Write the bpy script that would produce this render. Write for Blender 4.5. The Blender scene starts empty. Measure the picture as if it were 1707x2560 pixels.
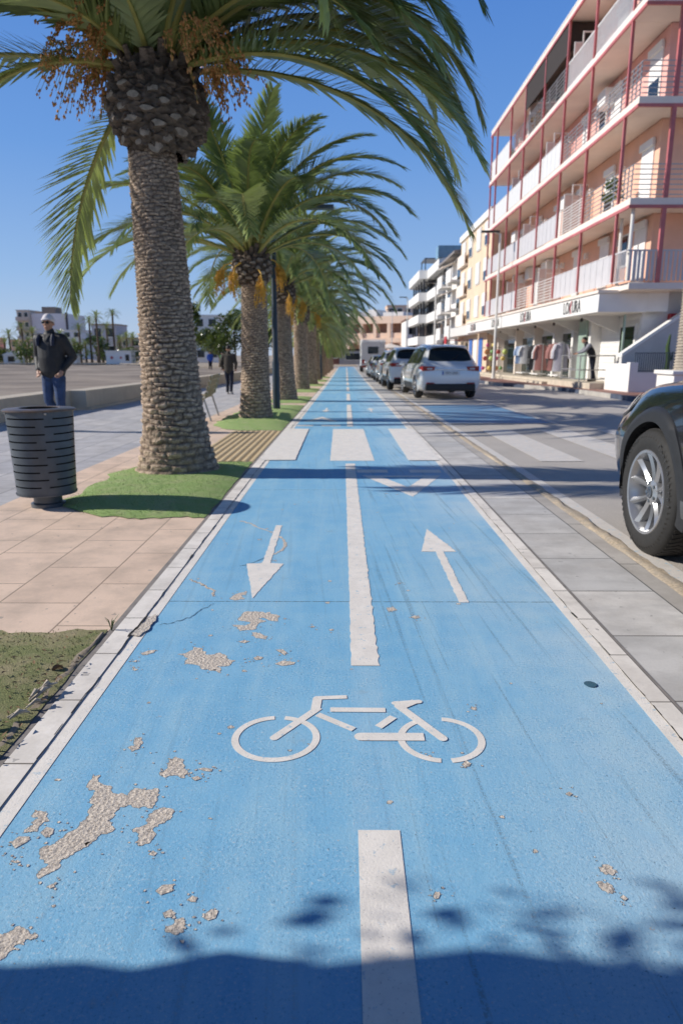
import bpy, bmesh, math, random
import numpy as np
from mathutils import Vector, Matrix
R = math.radians
PI = math.pi
random.seed(7)
SC = bpy.context.scene
COL = SC.collection

def gz(d):
    """the street falls gently away from the near end"""
    if d < 7: return 0.0
    if d < 40: return -.009*(d-7)
    return -.297-.005*(d-40)

# ------------------------------------------------------------------ mesh builder
class MB:
    def __init__(s): s.v = []; s.f = []; s.m = []
    def add(s, vs, fs, m=0):
        b = len(s.v); s.v += [tuple(p) for p in vs]
        for f in fs: s.f.append(tuple(i+b for i in f)); s.m.append(m)
        return s
    def box(s, a, b, m=0):
        x0, y0, z0 = a; x1, y1, z1 = b
        return s.add([(x0,y0,z0),(x1,y0,z0),(x1,y1,z0),(x0,y1,z0),(x0,y0,z1),(x1,y0,z1),(x1,y1,z1),(x0,y1,z1)],
              [(0,3,2,1),(4,5,6,7),(0,1,5,4),(1,2,6,5),(2,3,7,6),(3,0,4,7)], m)
    def obox(s, c, d, rz=0, m=0, mat=None):
        hx, hy, hz = d[0]/2, d[1]/2, d[2]/2
        M = mat or (Matrix.Translation(c) @ Matrix.Rotation(rz, 4, 'Z'))
        vs = [M @ Vector(p) for p in [(-hx,-hy,-hz),(hx,-hy,-hz),(hx,hy,-hz),(-hx,hy,-hz),(-hx,-hy,hz),(hx,-hy,hz),(hx,hy,hz),(-hx,hy,hz)]]
        return s.add(vs, [(0,3,2,1),(4,5,6,7),(0,1,5,4),(1,2,6,5),(2,3,7,6),(3,0,4,7)], m)
    def quad(s, p, m=0): return s.add(p, [tuple(range(len(p)))], m)
    def tube(s, path, rad, n=8, m=0, caps=True):
        path = [Vector(p) for p in path]
        if not hasattr(rad, '__len__'): rad = [rad]*len(path)
        vs = []; prev = None
        for i, p in enumerate(path):
            t = (path[min(i+1, len(path)-1)]-path[max(i-1, 0)]).normalized()
            if prev is None:
                a = Vector((0,0,1)) if abs(t.z) < .9 else Vector((1,0,0))
                x = t.cross(a).normalized()
            else:
                x = (prev-t*prev.dot(t)).normalized()
            prev = x; y = t.cross(x)
            for k in range(n):
                an = 2*PI*k/n; vs.append(p+(x*math.cos(an)+y*math.sin(an))*rad[i])
        fs = []
        for i in range(len(path)-1):
            for k in range(n):
                k2 = (k+1) % n; fs.append((i*n+k, i*n+k2, (i+1)*n+k2, (i+1)*n+k))
        if caps:
            fs.append(tuple(range(n))[::-1]); fs.append(tuple((len(path)-1)*n+k for k in range(n)))
        return s.add(vs, fs, m)
    def lathe(s, prof, n=24, M=None, m=0, caps=True):
        M = M or Matrix.Identity(4); vs = []
        for r, z in prof:
            for k in range(n):
                a = 2*PI*k/n; vs.append(M @ Vector((r*math.cos(a), r*math.sin(a), z)))
        fs = []
        for i in range(len(prof)-1):
            for k in range(n):
                k2 = (k+1) % n; fs.append((i*n+k, i*n+k2, (i+1)*n+k2, (i+1)*n+k))
        if caps:
            fs.append(tuple(range(n))[::-1]); fs.append(tuple((len(prof)-1)*n+k for k in range(n)))
        return s.add(vs, fs, m)
    def prism(s, poly, z0, z1, m=0, M=None):
        M = M or Matrix.Identity(4); n = len(poly)
        vs = [M @ Vector((x,y,z0)) for x,y in poly]+[M @ Vector((x,y,z1)) for x,y in poly]
        fs = [tuple(range(n))[::-1], tuple(range(n, 2*n))]+[(i,(i+1)%n,n+(i+1)%n,n+i) for i in range(n)]
        return s.add(vs, fs, m)
    def strip(s, x0, x1, y0, y1, dz=0, m=0, step=1.5, nx=1, f=None):
        """sheet that follows the fall of the street; x0/x1 may be functions of y"""
        n = max(1, int((y1-y0)/step)); vs = []; fs = []
        X0 = x0 if callable(x0) else (lambda y: x0)
        X1 = x1 if callable(x1) else (lambda y: x1)
        for i in range(n+1):
            y = y0+(y1-y0)*i/n
            for k in range(nx+1):
                x = X0(y)+(X1(y)-X0(y))*k/nx
                vs.append((x, y, gz(y)+dz+(f(x,y) if f else 0)))
        for i in range(n):
            for k in range(nx):
                a = i*(nx+1)+k; fs.append((a, a+1, a+nx+2, a+nx+1))
        return s.add(vs, fs, m)
    def bank(s, x0, x1, y0, y1, z0, z1, m=0, step=2.0):
        """long solid following the fall of the street"""
        n = max(1, int((y1-y0)/step)); vs = []; fs = []
        for i in range(n+1):
            y = y0+(y1-y0)*i/n; g = gz(y)
            vs += [(x0,y,g+z0),(x1,y,g+z0),(x1,y,g+z1),(x0,y,g+z1)]
        for i in range(n):
            a = i*4
            for k in range(4):
                k2 = (k+1)%4; fs.append((a+k, a+k2, a+4+k2, a+4+k))
        fs += [(3,2,1,0), (n*4, n*4+1, n*4+2, n*4+3)]
        return s.add(vs, fs, m)
    def ball(s, c, r, n=12, m=0, sc=(1,1,1)):
        vs = []; fs = []; h = n//2
        for i in range(h+1):
            th = PI*i/h
            for k in range(n):
                a = 2*PI*k/n
                vs.append((c[0]+r*sc[0]*math.sin(th)*math.cos(a), c[1]+r*sc[1]*math.sin(th)*math.sin(a), c[2]+r*sc[2]*math.cos(th)))
        for i in range(h):
            for k in range(n):
                k2 = (k+1)%n; fs.append((i*n+k, (i+1)*n+k, (i+1)*n+k2, i*n+k2))
        return s.add(vs, fs, m)
    def text(s, body, size, M, m=0, sx=1.0, extrude=.002, spacing=1.0):
        cu = bpy.data.curves.new('lettering', 'FONT'); cu.body = body; cu.size = size
        cu.align_x = 'CENTER'; cu.align_y = 'CENTER'; cu.extrude = extrude; cu.resolution_u = 3; cu.space_character = spacing
        o = bpy.data.objects.new('lettering', cu); COL.objects.link(o)
        dg = bpy.context.evaluated_depsgraph_get(); me = o.evaluated_get(dg).to_mesh()
        S = M @ Matrix.Diagonal((sx,1,1,1))
        s.add([S @ v.co for v in me.vertices], [tuple(p.vertices) for p in me.polygons], m)
        o.evaluated_get(dg).to_mesh_clear(); bpy.data.objects.remove(o); bpy.data.curves.remove(cu)
        return s
    def mesh(s, name, mats, angle=35):
        me = bpy.data.meshes.new(name); me.from_pydata(s.v, [], s.f)
        for mt in (mats if isinstance(mats, (list, tuple)) else [mats]): me.materials.append(mt)
        me.polygons.foreach_set('material_index', s.m)
        me.validate(); me.update()
        if angle:
            me.polygons.foreach_set('use_smooth', [True]*len(me.polygons)); me.set_sharp_from_angle(angle=R(angle))
        return me
    def build(s, name, mats, parent=None, angle=35, loc=None, bevel=0):
        o = bpy.data.objects.new(name, s.mesh(name, mats, angle)); COL.objects.link(o)
        if parent: o.parent = parent
        if loc: o.location = loc
        if bevel:
            b = o.modifiers.new('edge', 'BEVEL'); b.width = bevel; b.segments = 2; b.limit_method = 'ANGLE'; b.angle_limit = R(40)
        return o

def tag(o, label, cat, group=None, kind=None):
    o['label'] = label; o['category'] = cat
    if group: o['group'] = group
    if kind: o['kind'] = kind
    return o
def thing(name, label, cat, loc=(0,0,0), rz=0, group=None, kind=None):
    o = bpy.data.objects.new(name, None); COL.objects.link(o)
    o.location = loc; o.rotation_euler = (0,0,rz); o.empty_display_size = .1
    return tag(o, label, cat, group, kind)
def place(me, name, parent=None, loc=(0,0,0), rot=(0,0,0), sc=(1,1,1)):
    o = bpy.data.objects.new(name, me); COL.objects.link(o)
    o.location = loc; o.rotation_euler = rot; o.scale = sc
    if parent: o.parent = parent
    return o
def copy_tree(o, parent=None):
    c = o.copy(); COL.objects.link(c)
    if parent: c.parent = parent
    for ch in list(o.children): copy_tree(ch, c)
    return c

# ------------------------------------------------------------------ materials
class NT:
    def __init__(s, name):
        s.mat = bpy.data.materials.new(name); s.mat.use_nodes = True
        s.t = s.mat.node_tree; s.t.nodes.clear()
        s.out = s.t.nodes.new('ShaderNodeOutputMaterial')
    def n(s, typ, ins=None, **at):
        d = s.t.nodes.new('ShaderNode'+typ)
        for k, v in at.items(): setattr(d, k, v)
        for k, v in (ins or {}).items():
            if isinstance(v, bpy.types.NodeSocket): s.t.links.new(v, d.inputs[k])
            elif isinstance(v, bpy.types.Node): s.t.links.new(v.outputs[0], d.inputs[k])
            else:
                if isinstance(v, tuple) and len(v) == 3 and d.inputs[k].type == 'RGBA': v = (*v, 1)
                d.inputs[k].default_value = v
        return d
    def math(s, op, a, b=0.0, c=0.0, clamp=False): return s.n('Math', {0:a, 1:b, 2:c}, operation=op, use_clamp=clamp).outputs[0]
    def ramp(s, fac, stops):
        d = s.n('ValToRGB', {'Fac': fac}); e = d.color_ramp.elements
        while len(e) < len(stops): e.new(.5)
        for i, (p, c) in enumerate(stops):
            e[i].position = p; e[i].color = (*c, 1) if isinstance(c, tuple) else (c,c,c,1)
        return d.outputs[0]
    def mix(s, f, a, b, bt='MIX'):
        d = s.n('Mix', data_type='RGBA', blend_type=bt, clamp_factor=True)
        for k, v in ((0,f),(6,a),(7,b)):
            if isinstance(v, bpy.types.NodeSocket): s.t.links.new(v, d.inputs[k])
            else: d.inputs[k].default_value = (*v,1) if isinstance(v, tuple) else v
        return d.outputs[2]
    def coord(s, kind='Object'): return s.n('TexCoord').outputs[kind]
    def noise(s, vec, scale, detail=4, rough=.55, stretch=None):
        if stretch:
            vec = s.n('Mapping', {'Vector': vec, 'Scale': stretch}).outputs[0]
        return s.n('TexNoise', {'Vector': vec, 'Scale': scale, 'Detail': detail, 'Roughness': rough}).outputs[0]
    def bump(s, h, strength=.3, dist=.01, nrm=None):
        i = {'Height': h, 'Strength': strength, 'Distance': dist}
        if nrm is not None: i['Normal'] = nrm
        return s.n('Bump', i).outputs[0]
    def pbsdf(s, col, rough=.6, metal=0., nrm=None, **kw):
        i = {'Base Color': col, 'Roughness': rough, 'Metallic': metal}
        if nrm is not None: i['Normal'] = nrm
        for k, v in kw.items(): i[k.replace('_',' ')] = v
        p = s.n('BsdfPrincipled', i); s.t.links.new(p.outputs[0], s.out.inputs[0]); return s.mat

def mat(name, col, rough=.6, metal=0., var=.25, vs=6, bump=0., bs=60, col2=None, stretch=None, **kw):
    t = NT(name); c = t.coord()
    n = t.noise(c, vs, 5, .6, stretch)
    c2 = col2 or tuple(x*(1-var) for x in col)
    co = t.mix(t.ramp(n, [(.35,0.),(.65,1.)]), c2, col)
    nr = t.bump(t.noise(c, bs, 3, .6, stretch), bump, .01) if bump else None
    return t.pbsdf(co, rough, metal, nr, **kw)

WHITE = mat('white_wall_paint', (.84,.82,.78), .55, var=.08, vs=1.5)
CREAM = mat('cream_concrete', (.86,.76,.66), .6, var=.1, vs=1)
REDSTEEL = mat('red_painted_steel', (.58,.16,.15), .4, var=.25, vs=2)
ORANGE = mat('orange_render', (.84,.50,.36), .8, var=.1, vs=1.2, bump=.1, bs=80)
ROSE = mat('rose_render', (.82,.44,.38), .8, var=.1, vs=1.2, bump=.1, bs=80)
BEIGE = mat('beige_render', (.74,.54,.38), .8, var=.1, vs=1.2)
TANR = mat('tan_brick_render', (.76,.59,.42), .8, var=.12, vs=1)
PEACH = mat('peach_render', (.84,.62,.47), .8, var=.1, vs=.6)
SOFFIT = mat('soffit_paint', (.72,.66,.60), .8, var=.06, vs=1)
DARKGLASS = mat('dark_window_glass', (.015,.02,.025), .06, var=.3, vs=2)
SHOPGLASS = mat('shop_window_glass', (.02,.035,.03), .04, var=.4, vs=1)
GREENGLASS = mat('pale_green_glass', (.35,.45,.38), .15, var=.15, vs=2)
BLUEGLASS = mat('blue_balustrade_glass', (.25,.42,.52), .1, var=.2, vs=2)
GREYSTEEL = mat('galvanised_rail_steel', (.45,.44,.42), .4, .6, var=.15)
LILAC = mat('pale_grey_panel', (.60,.575,.58), .5, var=.08, vs=3)
SHUTTER = mat('white_roller_shutter', (.80,.80,.78), .5, var=.06, vs=3)
DARK = mat('dark_void', (.012,.011,.011), .8)
BROWNAWN = mat('dark_brown_awning', (.035,.025,.02), .8)
BLACKPL = mat('black_plastic', (.018,.018,.019), .5, var=.2, vs=20, bump=.1, bs=300)
CHARCOAL = mat('charcoal_steel', (.11,.13,.15), .38, .2, var=.3, vs=4)
REDSIGN = mat('red_sign_paint', (.55,.03,.04), .5)
BLACKLET = mat('black_lettering', (.02,.02,.022), .5)
BLUEP = mat('bright_blue_paint', (.06,.18,.55), .5)
CONC = mat('pale_concrete', (.60,.52,.41), .8, var=.18, vs=2, bump=.25, bs=60)
KERB = mat('kerb_concrete', (.45,.42,.38), .85, var=.25, vs=3, bump=.25, bs=40)
KERBBLUE = mat('faded_dark_kerb_paint', (.07,.09,.14), .7, var=.4, vs=6)
LAMPW = mat('white_lamp_post_paint', (.74,.72,.67), .45, var=.06)
RUBBER = mat('tyre_rubber', (.022,.021,.02), .75, var=.3, vs=25, bump=.08, bs=200)
DUSTRUB = mat('dusty_tyre_tread', (.03,.027,.024), .85, var=.5, vs=40, bump=.1, bs=200)
ALLOY = mat('silver_alloy', (.44,.44,.45), .26, .7, var=.06)
CHROME = mat('chrome_trim', (.8,.8,.8), .12, 1.)
LAMPRED = mat('red_lamp_lens', (.38,.012,.012), .15, var=.4, vs=30)
CLEARL = mat('clear_lamp_lens', (.6,.6,.6), .1)
PLATE = mat('number_plate_white', (.75,.75,.73), .4, var=.05)
SKIN = mat('skin', (.48,.26,.17), .55, var=.15, vs=15)
DENIM = mat('blue_denim', (.045,.085,.19), .85, var=.5, vs=9, bump=.2, bs=200)
NAVYJ = mat('dark_navy_jeans', (.012,.016,.035), .85, var=.4, vs=10)
JACKET = mat('dark_grey_jacket', (.022,.022,.024), .62, var=.5, vs=8, bump=.3, bs=18)
NAVY = mat('navy_shoulder_cloth', (.012,.02,.05), .7, var=.3)
SWEATER = mat('grey_sweater', (.30,.30,.33), .85, var=.2, vs=12, bump=.2, bs=60)
VEST = mat('black_body_warmer', (.02,.02,.024), .6, var=.4, vs=8, bump=.3, bs=14)
CAPW = mat('white_cap_cotton', (.75,.70,.70), .8, var=.1)
HAIRD = mat('dark_hair', (.02,.015,.012), .6, var=.4, vs=40)
SHOEW = mat('pale_trainer', (.6,.58,.55), .6)
SHOED = mat('dark_shoe', (.03,.025,.02), .5)
BARKB = mat('brown_bark', (.16,.11,.07), .9, var=.5, vs=12, bump=.5, bs=30)
PALMPETI = mat('palm_rachis', (.42,.38,.10), .5, var=.3, vs=3)
DRYLEAF = mat('dry_leaf', (.28,.18,.09), .85, var=.4, vs=25)
DEADWOOD = mat('bleached_dead_palm_fibre', (.62,.54,.44), .9, var=.5, vs=30, bump=.6, bs=60)
YELLOWD = mat('yellow_date_stalk', (.80,.46,.07), .7, var=.35, vs=9)
DATES = mat('orange_dates', (.72,.34,.11), .5, var=.5, vs=14)
BRONZE = mat('bench_slat_wood', (.34,.28,.17), .6, var=.25, vs=12)

def paint(name, col, metal=.0, rough=.28, grime=.16):
    t = NT(name); c = t.coord()
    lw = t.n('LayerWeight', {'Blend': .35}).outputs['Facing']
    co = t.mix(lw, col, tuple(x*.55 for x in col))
    dirt = t.noise(c, 9, 5, .65)
    co = t.mix(t.ramp(dirt, [(.6,0.),(.9,grime)]), co, (.28,.25,.21))
    rg = t.n('MapRange', {'Value': dirt, 'To Min': rough-.04, 'To Max': rough+.1}).outputs[0]
    return t.pbsdf(co, rg, metal, Coat_Weight=1.0, Coat_Roughness=.04)
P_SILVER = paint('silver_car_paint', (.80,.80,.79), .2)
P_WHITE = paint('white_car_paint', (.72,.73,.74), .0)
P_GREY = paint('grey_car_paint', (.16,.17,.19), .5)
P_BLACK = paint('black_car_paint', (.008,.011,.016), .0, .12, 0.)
CARGLASS = mat('car_window_glass', (.012,.016,.016), .03, var=.2)

def leaf_mat(name, a, b, tip=None, tr=.28):
    t = NT(name); c = t.coord()
    oi = t.n('ObjectInfo').outputs['Random']
    n = t.noise(c, 2.2, 3)
    f = t.math('ADD', t.math('MULTIPLY', n, .9), t.math('MULTIPLY', oi, .35))
    co = t.mix(t.ramp(f, [(.35,0.),(.85,1.)]), a, b)
    p = t.n('BsdfPrincipled', {'Base Color': co, 'Roughness': .33, 'Specular IOR Level': .7})
    tl = t.n('BsdfTranslucent', {'Color': t.mix(.5, co, (.25,.32,.03))})
    mx = t.n('MixShader', {0: tr, 1: p, 2: tl}); t.t.links.new(mx.outputs[0], t.out.inputs[0])
    return t.mat
LEAF = leaf_mat('palm_leaflets', (.085,.145,.045), (.40,.47,.175))
LEAFB = leaf_mat('green_tree_leaves', (.03,.06,.018), (.075,.11,.03))
LEAFG = leaf_mat('shrub_leaves', (.06,.11,.03), (.11,.16,.05))

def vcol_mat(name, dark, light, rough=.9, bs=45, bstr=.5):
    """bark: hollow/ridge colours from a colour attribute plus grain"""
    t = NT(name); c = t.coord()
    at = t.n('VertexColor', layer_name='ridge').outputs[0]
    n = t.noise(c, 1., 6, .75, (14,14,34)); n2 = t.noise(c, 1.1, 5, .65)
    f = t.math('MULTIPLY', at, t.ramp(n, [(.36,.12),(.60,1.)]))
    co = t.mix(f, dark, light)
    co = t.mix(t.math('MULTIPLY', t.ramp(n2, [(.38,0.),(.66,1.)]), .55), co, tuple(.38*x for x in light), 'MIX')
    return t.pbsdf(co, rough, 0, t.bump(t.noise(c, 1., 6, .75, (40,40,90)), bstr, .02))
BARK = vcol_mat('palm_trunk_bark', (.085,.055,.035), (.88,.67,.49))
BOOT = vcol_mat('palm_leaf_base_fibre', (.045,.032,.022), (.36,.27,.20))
STUB = mat('cut_leaf_stalk', (.44,.35,.26), .85, var=.5, vs=14, bump=.3, bs=50)

# ---- ground materials
def blue_path_mat():
    t = NT('blue_cycle_path_paint'); c = t.coord('Object')
    s = t.n('SeparateXYZ', {'Vector': c}); x, y = s.outputs[0], s.outputs[1]
    big = t.noise(c, .8, 6, .65); mid = t.noise(c, 6, 6, .7); fine = t.noise(c, 105, 4, .75); fine2 = t.noise(c, 260, 2, .6); lng = t.noise(c, 1., 5, .65, (6.,.45,1.))
    co = t.mix(t.ramp(big, [(.3,0.),(.7,1.)]), (.175,.445,.70), (.265,.54,.76))
    co = t.mix(t.math('MULTIPLY', t.ramp(mid, [(.42,0.),(.72,1.)]), .45), co, (.38,.62,.76))
    co = t.mix(t.math('MULTIPLY', t.ramp(lng, [(.48,0.),(.70,1.)]), .45), co, (.42,.64,.76))
    co = t.mix(t.math('MULTIPLY', t.ramp(lng, [(.30,1.),(.44,0.)]), .30), co, (.13,.39,.63))
    # bleached, dusty right-hand edge and the faint ghost of an older centre line
    dust = t.math('MULTIPLY', t.math('MULTIPLY', t.math('SUBTRACT', x, .30), 1.25, clamp=True), t.ramp(big, [(.38,.2),(.6,1.)]))
    co = t.mix(t.math('MULTIPLY', dust, .75), co, (.58,.69,.75))
    gl = t.math('MULTIPLY', t.math('COMPARE', x, .08, .06), t.math('COMPARE', y, 2.08, .49))
    co = t.mix(t.math('MULTIPLY', t.math('MULTIPLY', gl, t.ramp(mid, [(.4,.2),(.6,1.)])), .16), co, (.50,.62,.74))
    # grit: pale worn grains, dark pits, grey chips where the coat is thin
    grit = t.ramp(t.noise(c, 2.6, 5, .7), [(.35,.25),(.62,1.)])
    co = t.mix(t.math('MULTIPLY', t.math('MULTIPLY', t.ramp(fine, [(.55,0.),(.66,1.)]), grit), .70), co, (.66,.73,.76))
    co = t.mix(t.math('MULTIPLY', t.math('MULTIPLY', t.ramp(fine, [(.34,1.),(.43,0.)]), grit), .70), co, (.055,.17,.33))
    pit = t.math('MULTIPLY', t.ramp(t.noise(c, 55, 3, .7), [(.27,1.),(.32,0.)]), .8)
    co = t.mix(pit, co, (.11,.13,.16))
    chip = t.math('MULTIPLY', t.ramp(t.noise(c, 30, 4, .8), [(.66,0.),(.69,1.)]), t.ramp(mid, [(.48,0.),(.56,1.)]))
    co = t.mix(chip, co, (.50,.44,.39))
    # tyre scuffs along the lane
    ln = t.noise(t.n('CombineXYZ', {0: t.math('ADD', t.math('MULTIPLY', x, 24.), t.math('MULTIPLY', y, 1.5)), 1: t.math('MULTIPLY', y, .4)}).outputs[0], 1., 3, .6)
    sc = t.math('MULTIPLY', t.ramp(ln, [(.58,0.),(.64,1.)]), t.ramp(fine, [(.46,.0),(.54,1.)]))
    sc = t.math('MULTIPLY', sc, t.math('ADD', t.math('MULTIPLY', t.math('GREATER_THAN', x, .18), .55), .35))
    co = t.mix(t.math('MULTIPLY', sc, .55), co, (.09,.14,.20))
    st = t.math('MULTIPLY', t.ramp(t.noise(c, 3.3, 5, .7), [(.64,0.),(.72,1.)]), .35)
    co = t.mix(st, co, (.30,.33,.35))
    for yy in (3.335, 6.3, 13.0, 25., 37.):
        jn = t.math('COMPARE', t.math('ADD', y, t.math('MULTIPLY', mid, .012)), yy, .0035)
        co = t.mix(t.math('MULTIPLY', jn, t.ramp(t.noise(c, 30), [(.35,.2),(.5,.9)])), co, (.05,.07,.10))
    h = t.math('MULTIPLY', t.math('ADD', fine, t.math('MULTIPLY', fine2, .3)), t.math('ADD', grit, .3))
    return t.pbsdf(co, .65, 0, t.bump(h, .42, .005), Specular_IOR_Level=.25)
BLUE = blue_path_mat()

def line_mat(name='white_road_paint', base=(.93,.87,.80), wear=.6):
    t = NT(name); c = t.coord('Object')
    fine = t.noise(c, 130, 3, .7); mid = t.noise(c, 9, 5, .7)
    co = t.mix(t.ramp(mid, [(.35,0.),(.65,1.)]), tuple(.86*v for v in base), base)
    co = t.mix(t.math('MULTIPLY', t.ramp(fine, [(.28,1.),(.40,0.)]), wear), co, (.30,.29,.30))
    co = t.mix(t.math('MULTIPLY', t.ramp(t.noise(c, 22, 4, .75), [(.60,0.),(.66,1.)]), wear*1.2), co, (.40,.55,.66))
    return t.pbsdf(co, .6, 0, t.bump(fine, .3, .004))
LINE = line_mat()
LINEOLD = line_mat('worn_road_paint', (.74,.69,.63), .9)

def rough_conc():
    t = NT('exposed_concrete'); c = t.coord('Object')
    n = t.noise(c, 150, 4, .75); v = t.n('TexVoronoi', {'Vector': c, 'Scale': 75.}).outputs[0]
    co = t.mix(t.ramp(n, [(.32,0.),(.62,1.)]), (.36,.30,.25), (.88,.78,.67))
    co = t.mix(t.ramp(v, [(.08,.8),(.2,0.)]), co, (.07,.055,.045))
    return t.pbsdf(co, .9, 0, t.bump(t.math('ADD', n, t.math('MULTIPLY', v, .8)), .55, .010))
ROUGHC = rough_conc()

def brick_mat(name, cols, mortar, w, h, off, ox=0., oy=0., msize=.006, rough=.8, grain=90, stain=(.2,.17,.14), streak=None, bstr=.25):
    """slabs: long side w along the street (y), width h across it (x)"""
    t = NT(name); c = t.coord('Object')
    s = t.n('SeparateXYZ', {'Vector': c})
    v = t.n('CombineXYZ', {0: t.math('ADD', s.outputs[1], oy), 1: t.math('ADD', s.outputs[0], ox)}).outputs[0]
    b = t.n('TexBrick', {'Vector': v, 'Color1': (*cols[0],1), 'Color2': (*cols[1],1), 'Mortar': (*mortar,1), 'Scale': 1., 'Mortar Size': msize, 'Mortar Smooth': .3, 'Bias': 0., 'Brick Width': w, 'Row Height': h}, offset=off, squash=1.0)
    n = t.noise(c, 3.2, 6, .65); f = t.noise(c, grain, 4, .7)
    co = t.mix(t.math('MULTIPLY', t.ramp(n, [(.42,0.),(.72,1.)]), .42), b.outputs[0], stain)
    co = t.mix(t.math('MULTIPLY', t.ramp(f, [(.3,1.),(.6,0.)]), .18), co, tuple(.5*q for q in cols[0]))
    if streak:
        st = t.noise(c, 1., 4, .6, streak)
        co = t.mix(t.math('MULTIPLY', t.ramp(st, [(.4,0.),(.65,1.)]), .4), co, tuple(.62*q for q in cols[1]))
    spot = t.ramp(t.noise(c, 17, 2), [(.70,0.),(.72,1.)])
    co = t.mix(t.math('MULTIPLY', spot, .5), co, (.18,.17,.17))
    hh = t.math('ADD', t.math('MULTIPLY', b.outputs[1], -1.), t.math('MULTIPLY', f, .25))
    return t.pbsdf(co, rough, 0, t.bump(hh, bstr, .006))
TILE = brick_mat('pink_beige_paving', ((.84,.635,.49),(.77,.575,.44)), (.34,.245,.18), .6, .42, .5, msize=.005, ox=1.36+.42*8, oy=.3+.0)
GREYPAVE = brick_mat('blue_grey_promenade_paving', ((.64,.61,.60),(.49,.48,.50)), (.14,.14,.15), .9, .45, .5, streak=(3.,9.,1.))
GREYSLAB = brick_mat('grey_street_slabs', ((.74,.70,.655),(.55,.54,.53)), (.13,.12,.11), .6, .455, .0, ox=-1.205, oy=.1, streak=(2.,5.,1.))
EDGESLAB = brick_mat('grey_edging_slabs', ((.53,.49,.445),(.48,.445,.405)), (.12,.11,.10), 1.0, .2, .0)
STONE = brick_mat('white_border_stone', ((.92,.86,.79),(.86,.80,.735)), (.14,.12,.10), .4, .2, .0, ox=1.1, oy=.115, msize=.004)
REDPAVE = brick_mat('red_pavement_tiles', ((.36,.17,.13),(.30,.14,.11)), (.2,.13,.1), .3, .3, .5, msize=.012)

def asphalt_mat():
    t = NT('asphalt_road'); c = t.coord('Object')
    f = t.noise(c, 140, 3, .75); m = t.noise(c, 1.4, 5, .6); st = t.noise(c, 1., 4, .6, (2.,.15,1.))
    co = t.mix(t.ramp(f, [(.3,0.),(.7,1.)]), (.34,.31,.28), (.66,.60,.535))
    co = t.mix(t.math('MULTIPLY', t.ramp(m, [(.35,0.),(.7,1.)]), .35), co, (.32,.30,.275))
    co = t.mix(t.math('MULTIPLY', t.ramp(st, [(.45,0.),(.7,1.)]), .35), co, (.54,.495,.45))
    return t.pbsdf(co, .85, 0, t.bump(f, .5, .006))
ASPHALT = asphalt_mat()
BAYBLUE = mat('faded_blue_bay_paint', (.13,.30,.50), .7, var=.25, vs=2.5, col2=(.20,.32,.44))
def rubble_mat():
    t = NT('crumbling_joint_mortar'); c = t.coord('Object')
    f = t.noise(c, 60, 5, .75); m = t.noise(c, 9, 4, .7)
    co = t.mix(t.ramp(f, [(.3,0.),(.65,1.)]), (.32,.25,.17), (.74,.60,.43))
    co = t.mix(t.ramp(m, [(.4,.5),(.6,0.)]), co, (.36,.33,.29))
    return t.pbsdf(co, .95, 0, t.bump(f, .45, .008))
RUBBLE = rubble_mat()
def turf_mat(name, a, b, dirt, amt):
    t = NT(name); c = t.coord('Object')
    f = t.noise(c, 170, 3, .7); m = t.noise(c, 5, 5, .7); st = t.noise(c, 1., 3, .6, (12.,60.,1.))
    co = t.mix(t.ramp(f, [(.3,0.),(.7,1.)]), a, b)
    co = t.mix(t.math('MULTIPLY', t.ramp(m, [(.45,0.),(.68,1.)]), amt), co, dirt)
    return t.pbsdf(co, .9, 0, t.bump(f, .9, .012))
TURF = turf_mat('artificial_turf', (.18,.29,.075), (.48,.64,.23), (.54,.50,.29), .45)
TURFOLD = turf_mat('worn_turf_with_litter', (.12,.15,.05), (.38,.39,.16), (.50,.40,.25), .8)
def tactile_mat():
    t = NT('yellow_ridged_paving'); c = t.coord('Object')
    s = t.n('SeparateXYZ', {'Vector': c})
    w = t.math('SINE', t.math('MULTIPLY', s.outputs[0], 2*PI/.095))
    n = t.noise(c, 8, 5)
    co = t.mix(t.ramp(t.math('MULTIPLY_ADD', w, .5, .5), [(.15,0.),(.45,1.)]), (.26,.18,.09), (.56,.43,.25))
    co = t.mix(t.math('MULTIPLY', t.ramp(n, [(.4,0.),(.7,1.)]), .3), co, (.36,.27,.16))
    j = t.math('LESS_THAN', t.math('FRACT', t.math('MULTIPLY', s.outputs[1], 2.5)), .02)
    co = t.mix(t.math('MULTIPLY', j, .6), co, (.18,.13,.08))
    return t.pbsdf(co, .8, 0, t.bump(w, .5, .01))
TACT = tactile_mat()
def sand_mat():
    t = NT('grey_beach_sand'); c = t.coord('Object')
    a = t.noise(c, 1., 6, .65, (.12,.5,1.)); f = t.noise(c, 12, 4, .7)
    co = t.mix(t.ramp(a, [(.35,0.),(.65,1.)]), (.16,.125,.095), (.40,.33,.26))
    co = t.mix(t.math('MULTIPLY', t.ramp(f, [(.3,1.),(.6,0.)]), .35), co, (.13,.11,.10))
    return t.pbsdf(co, .95, 0, t.bump(a, .8, .15))
SAND = sand_mat()
SEA = mat('blue_grey_sea', (.06,.09,.13), .2, var=.3, vs=.3, stretch=(.2,1,1))
EARTH = mat('dry_earth', (.44,.36,.27), .95, var=.3, vs=2, bump=.4, bs=30)

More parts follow.
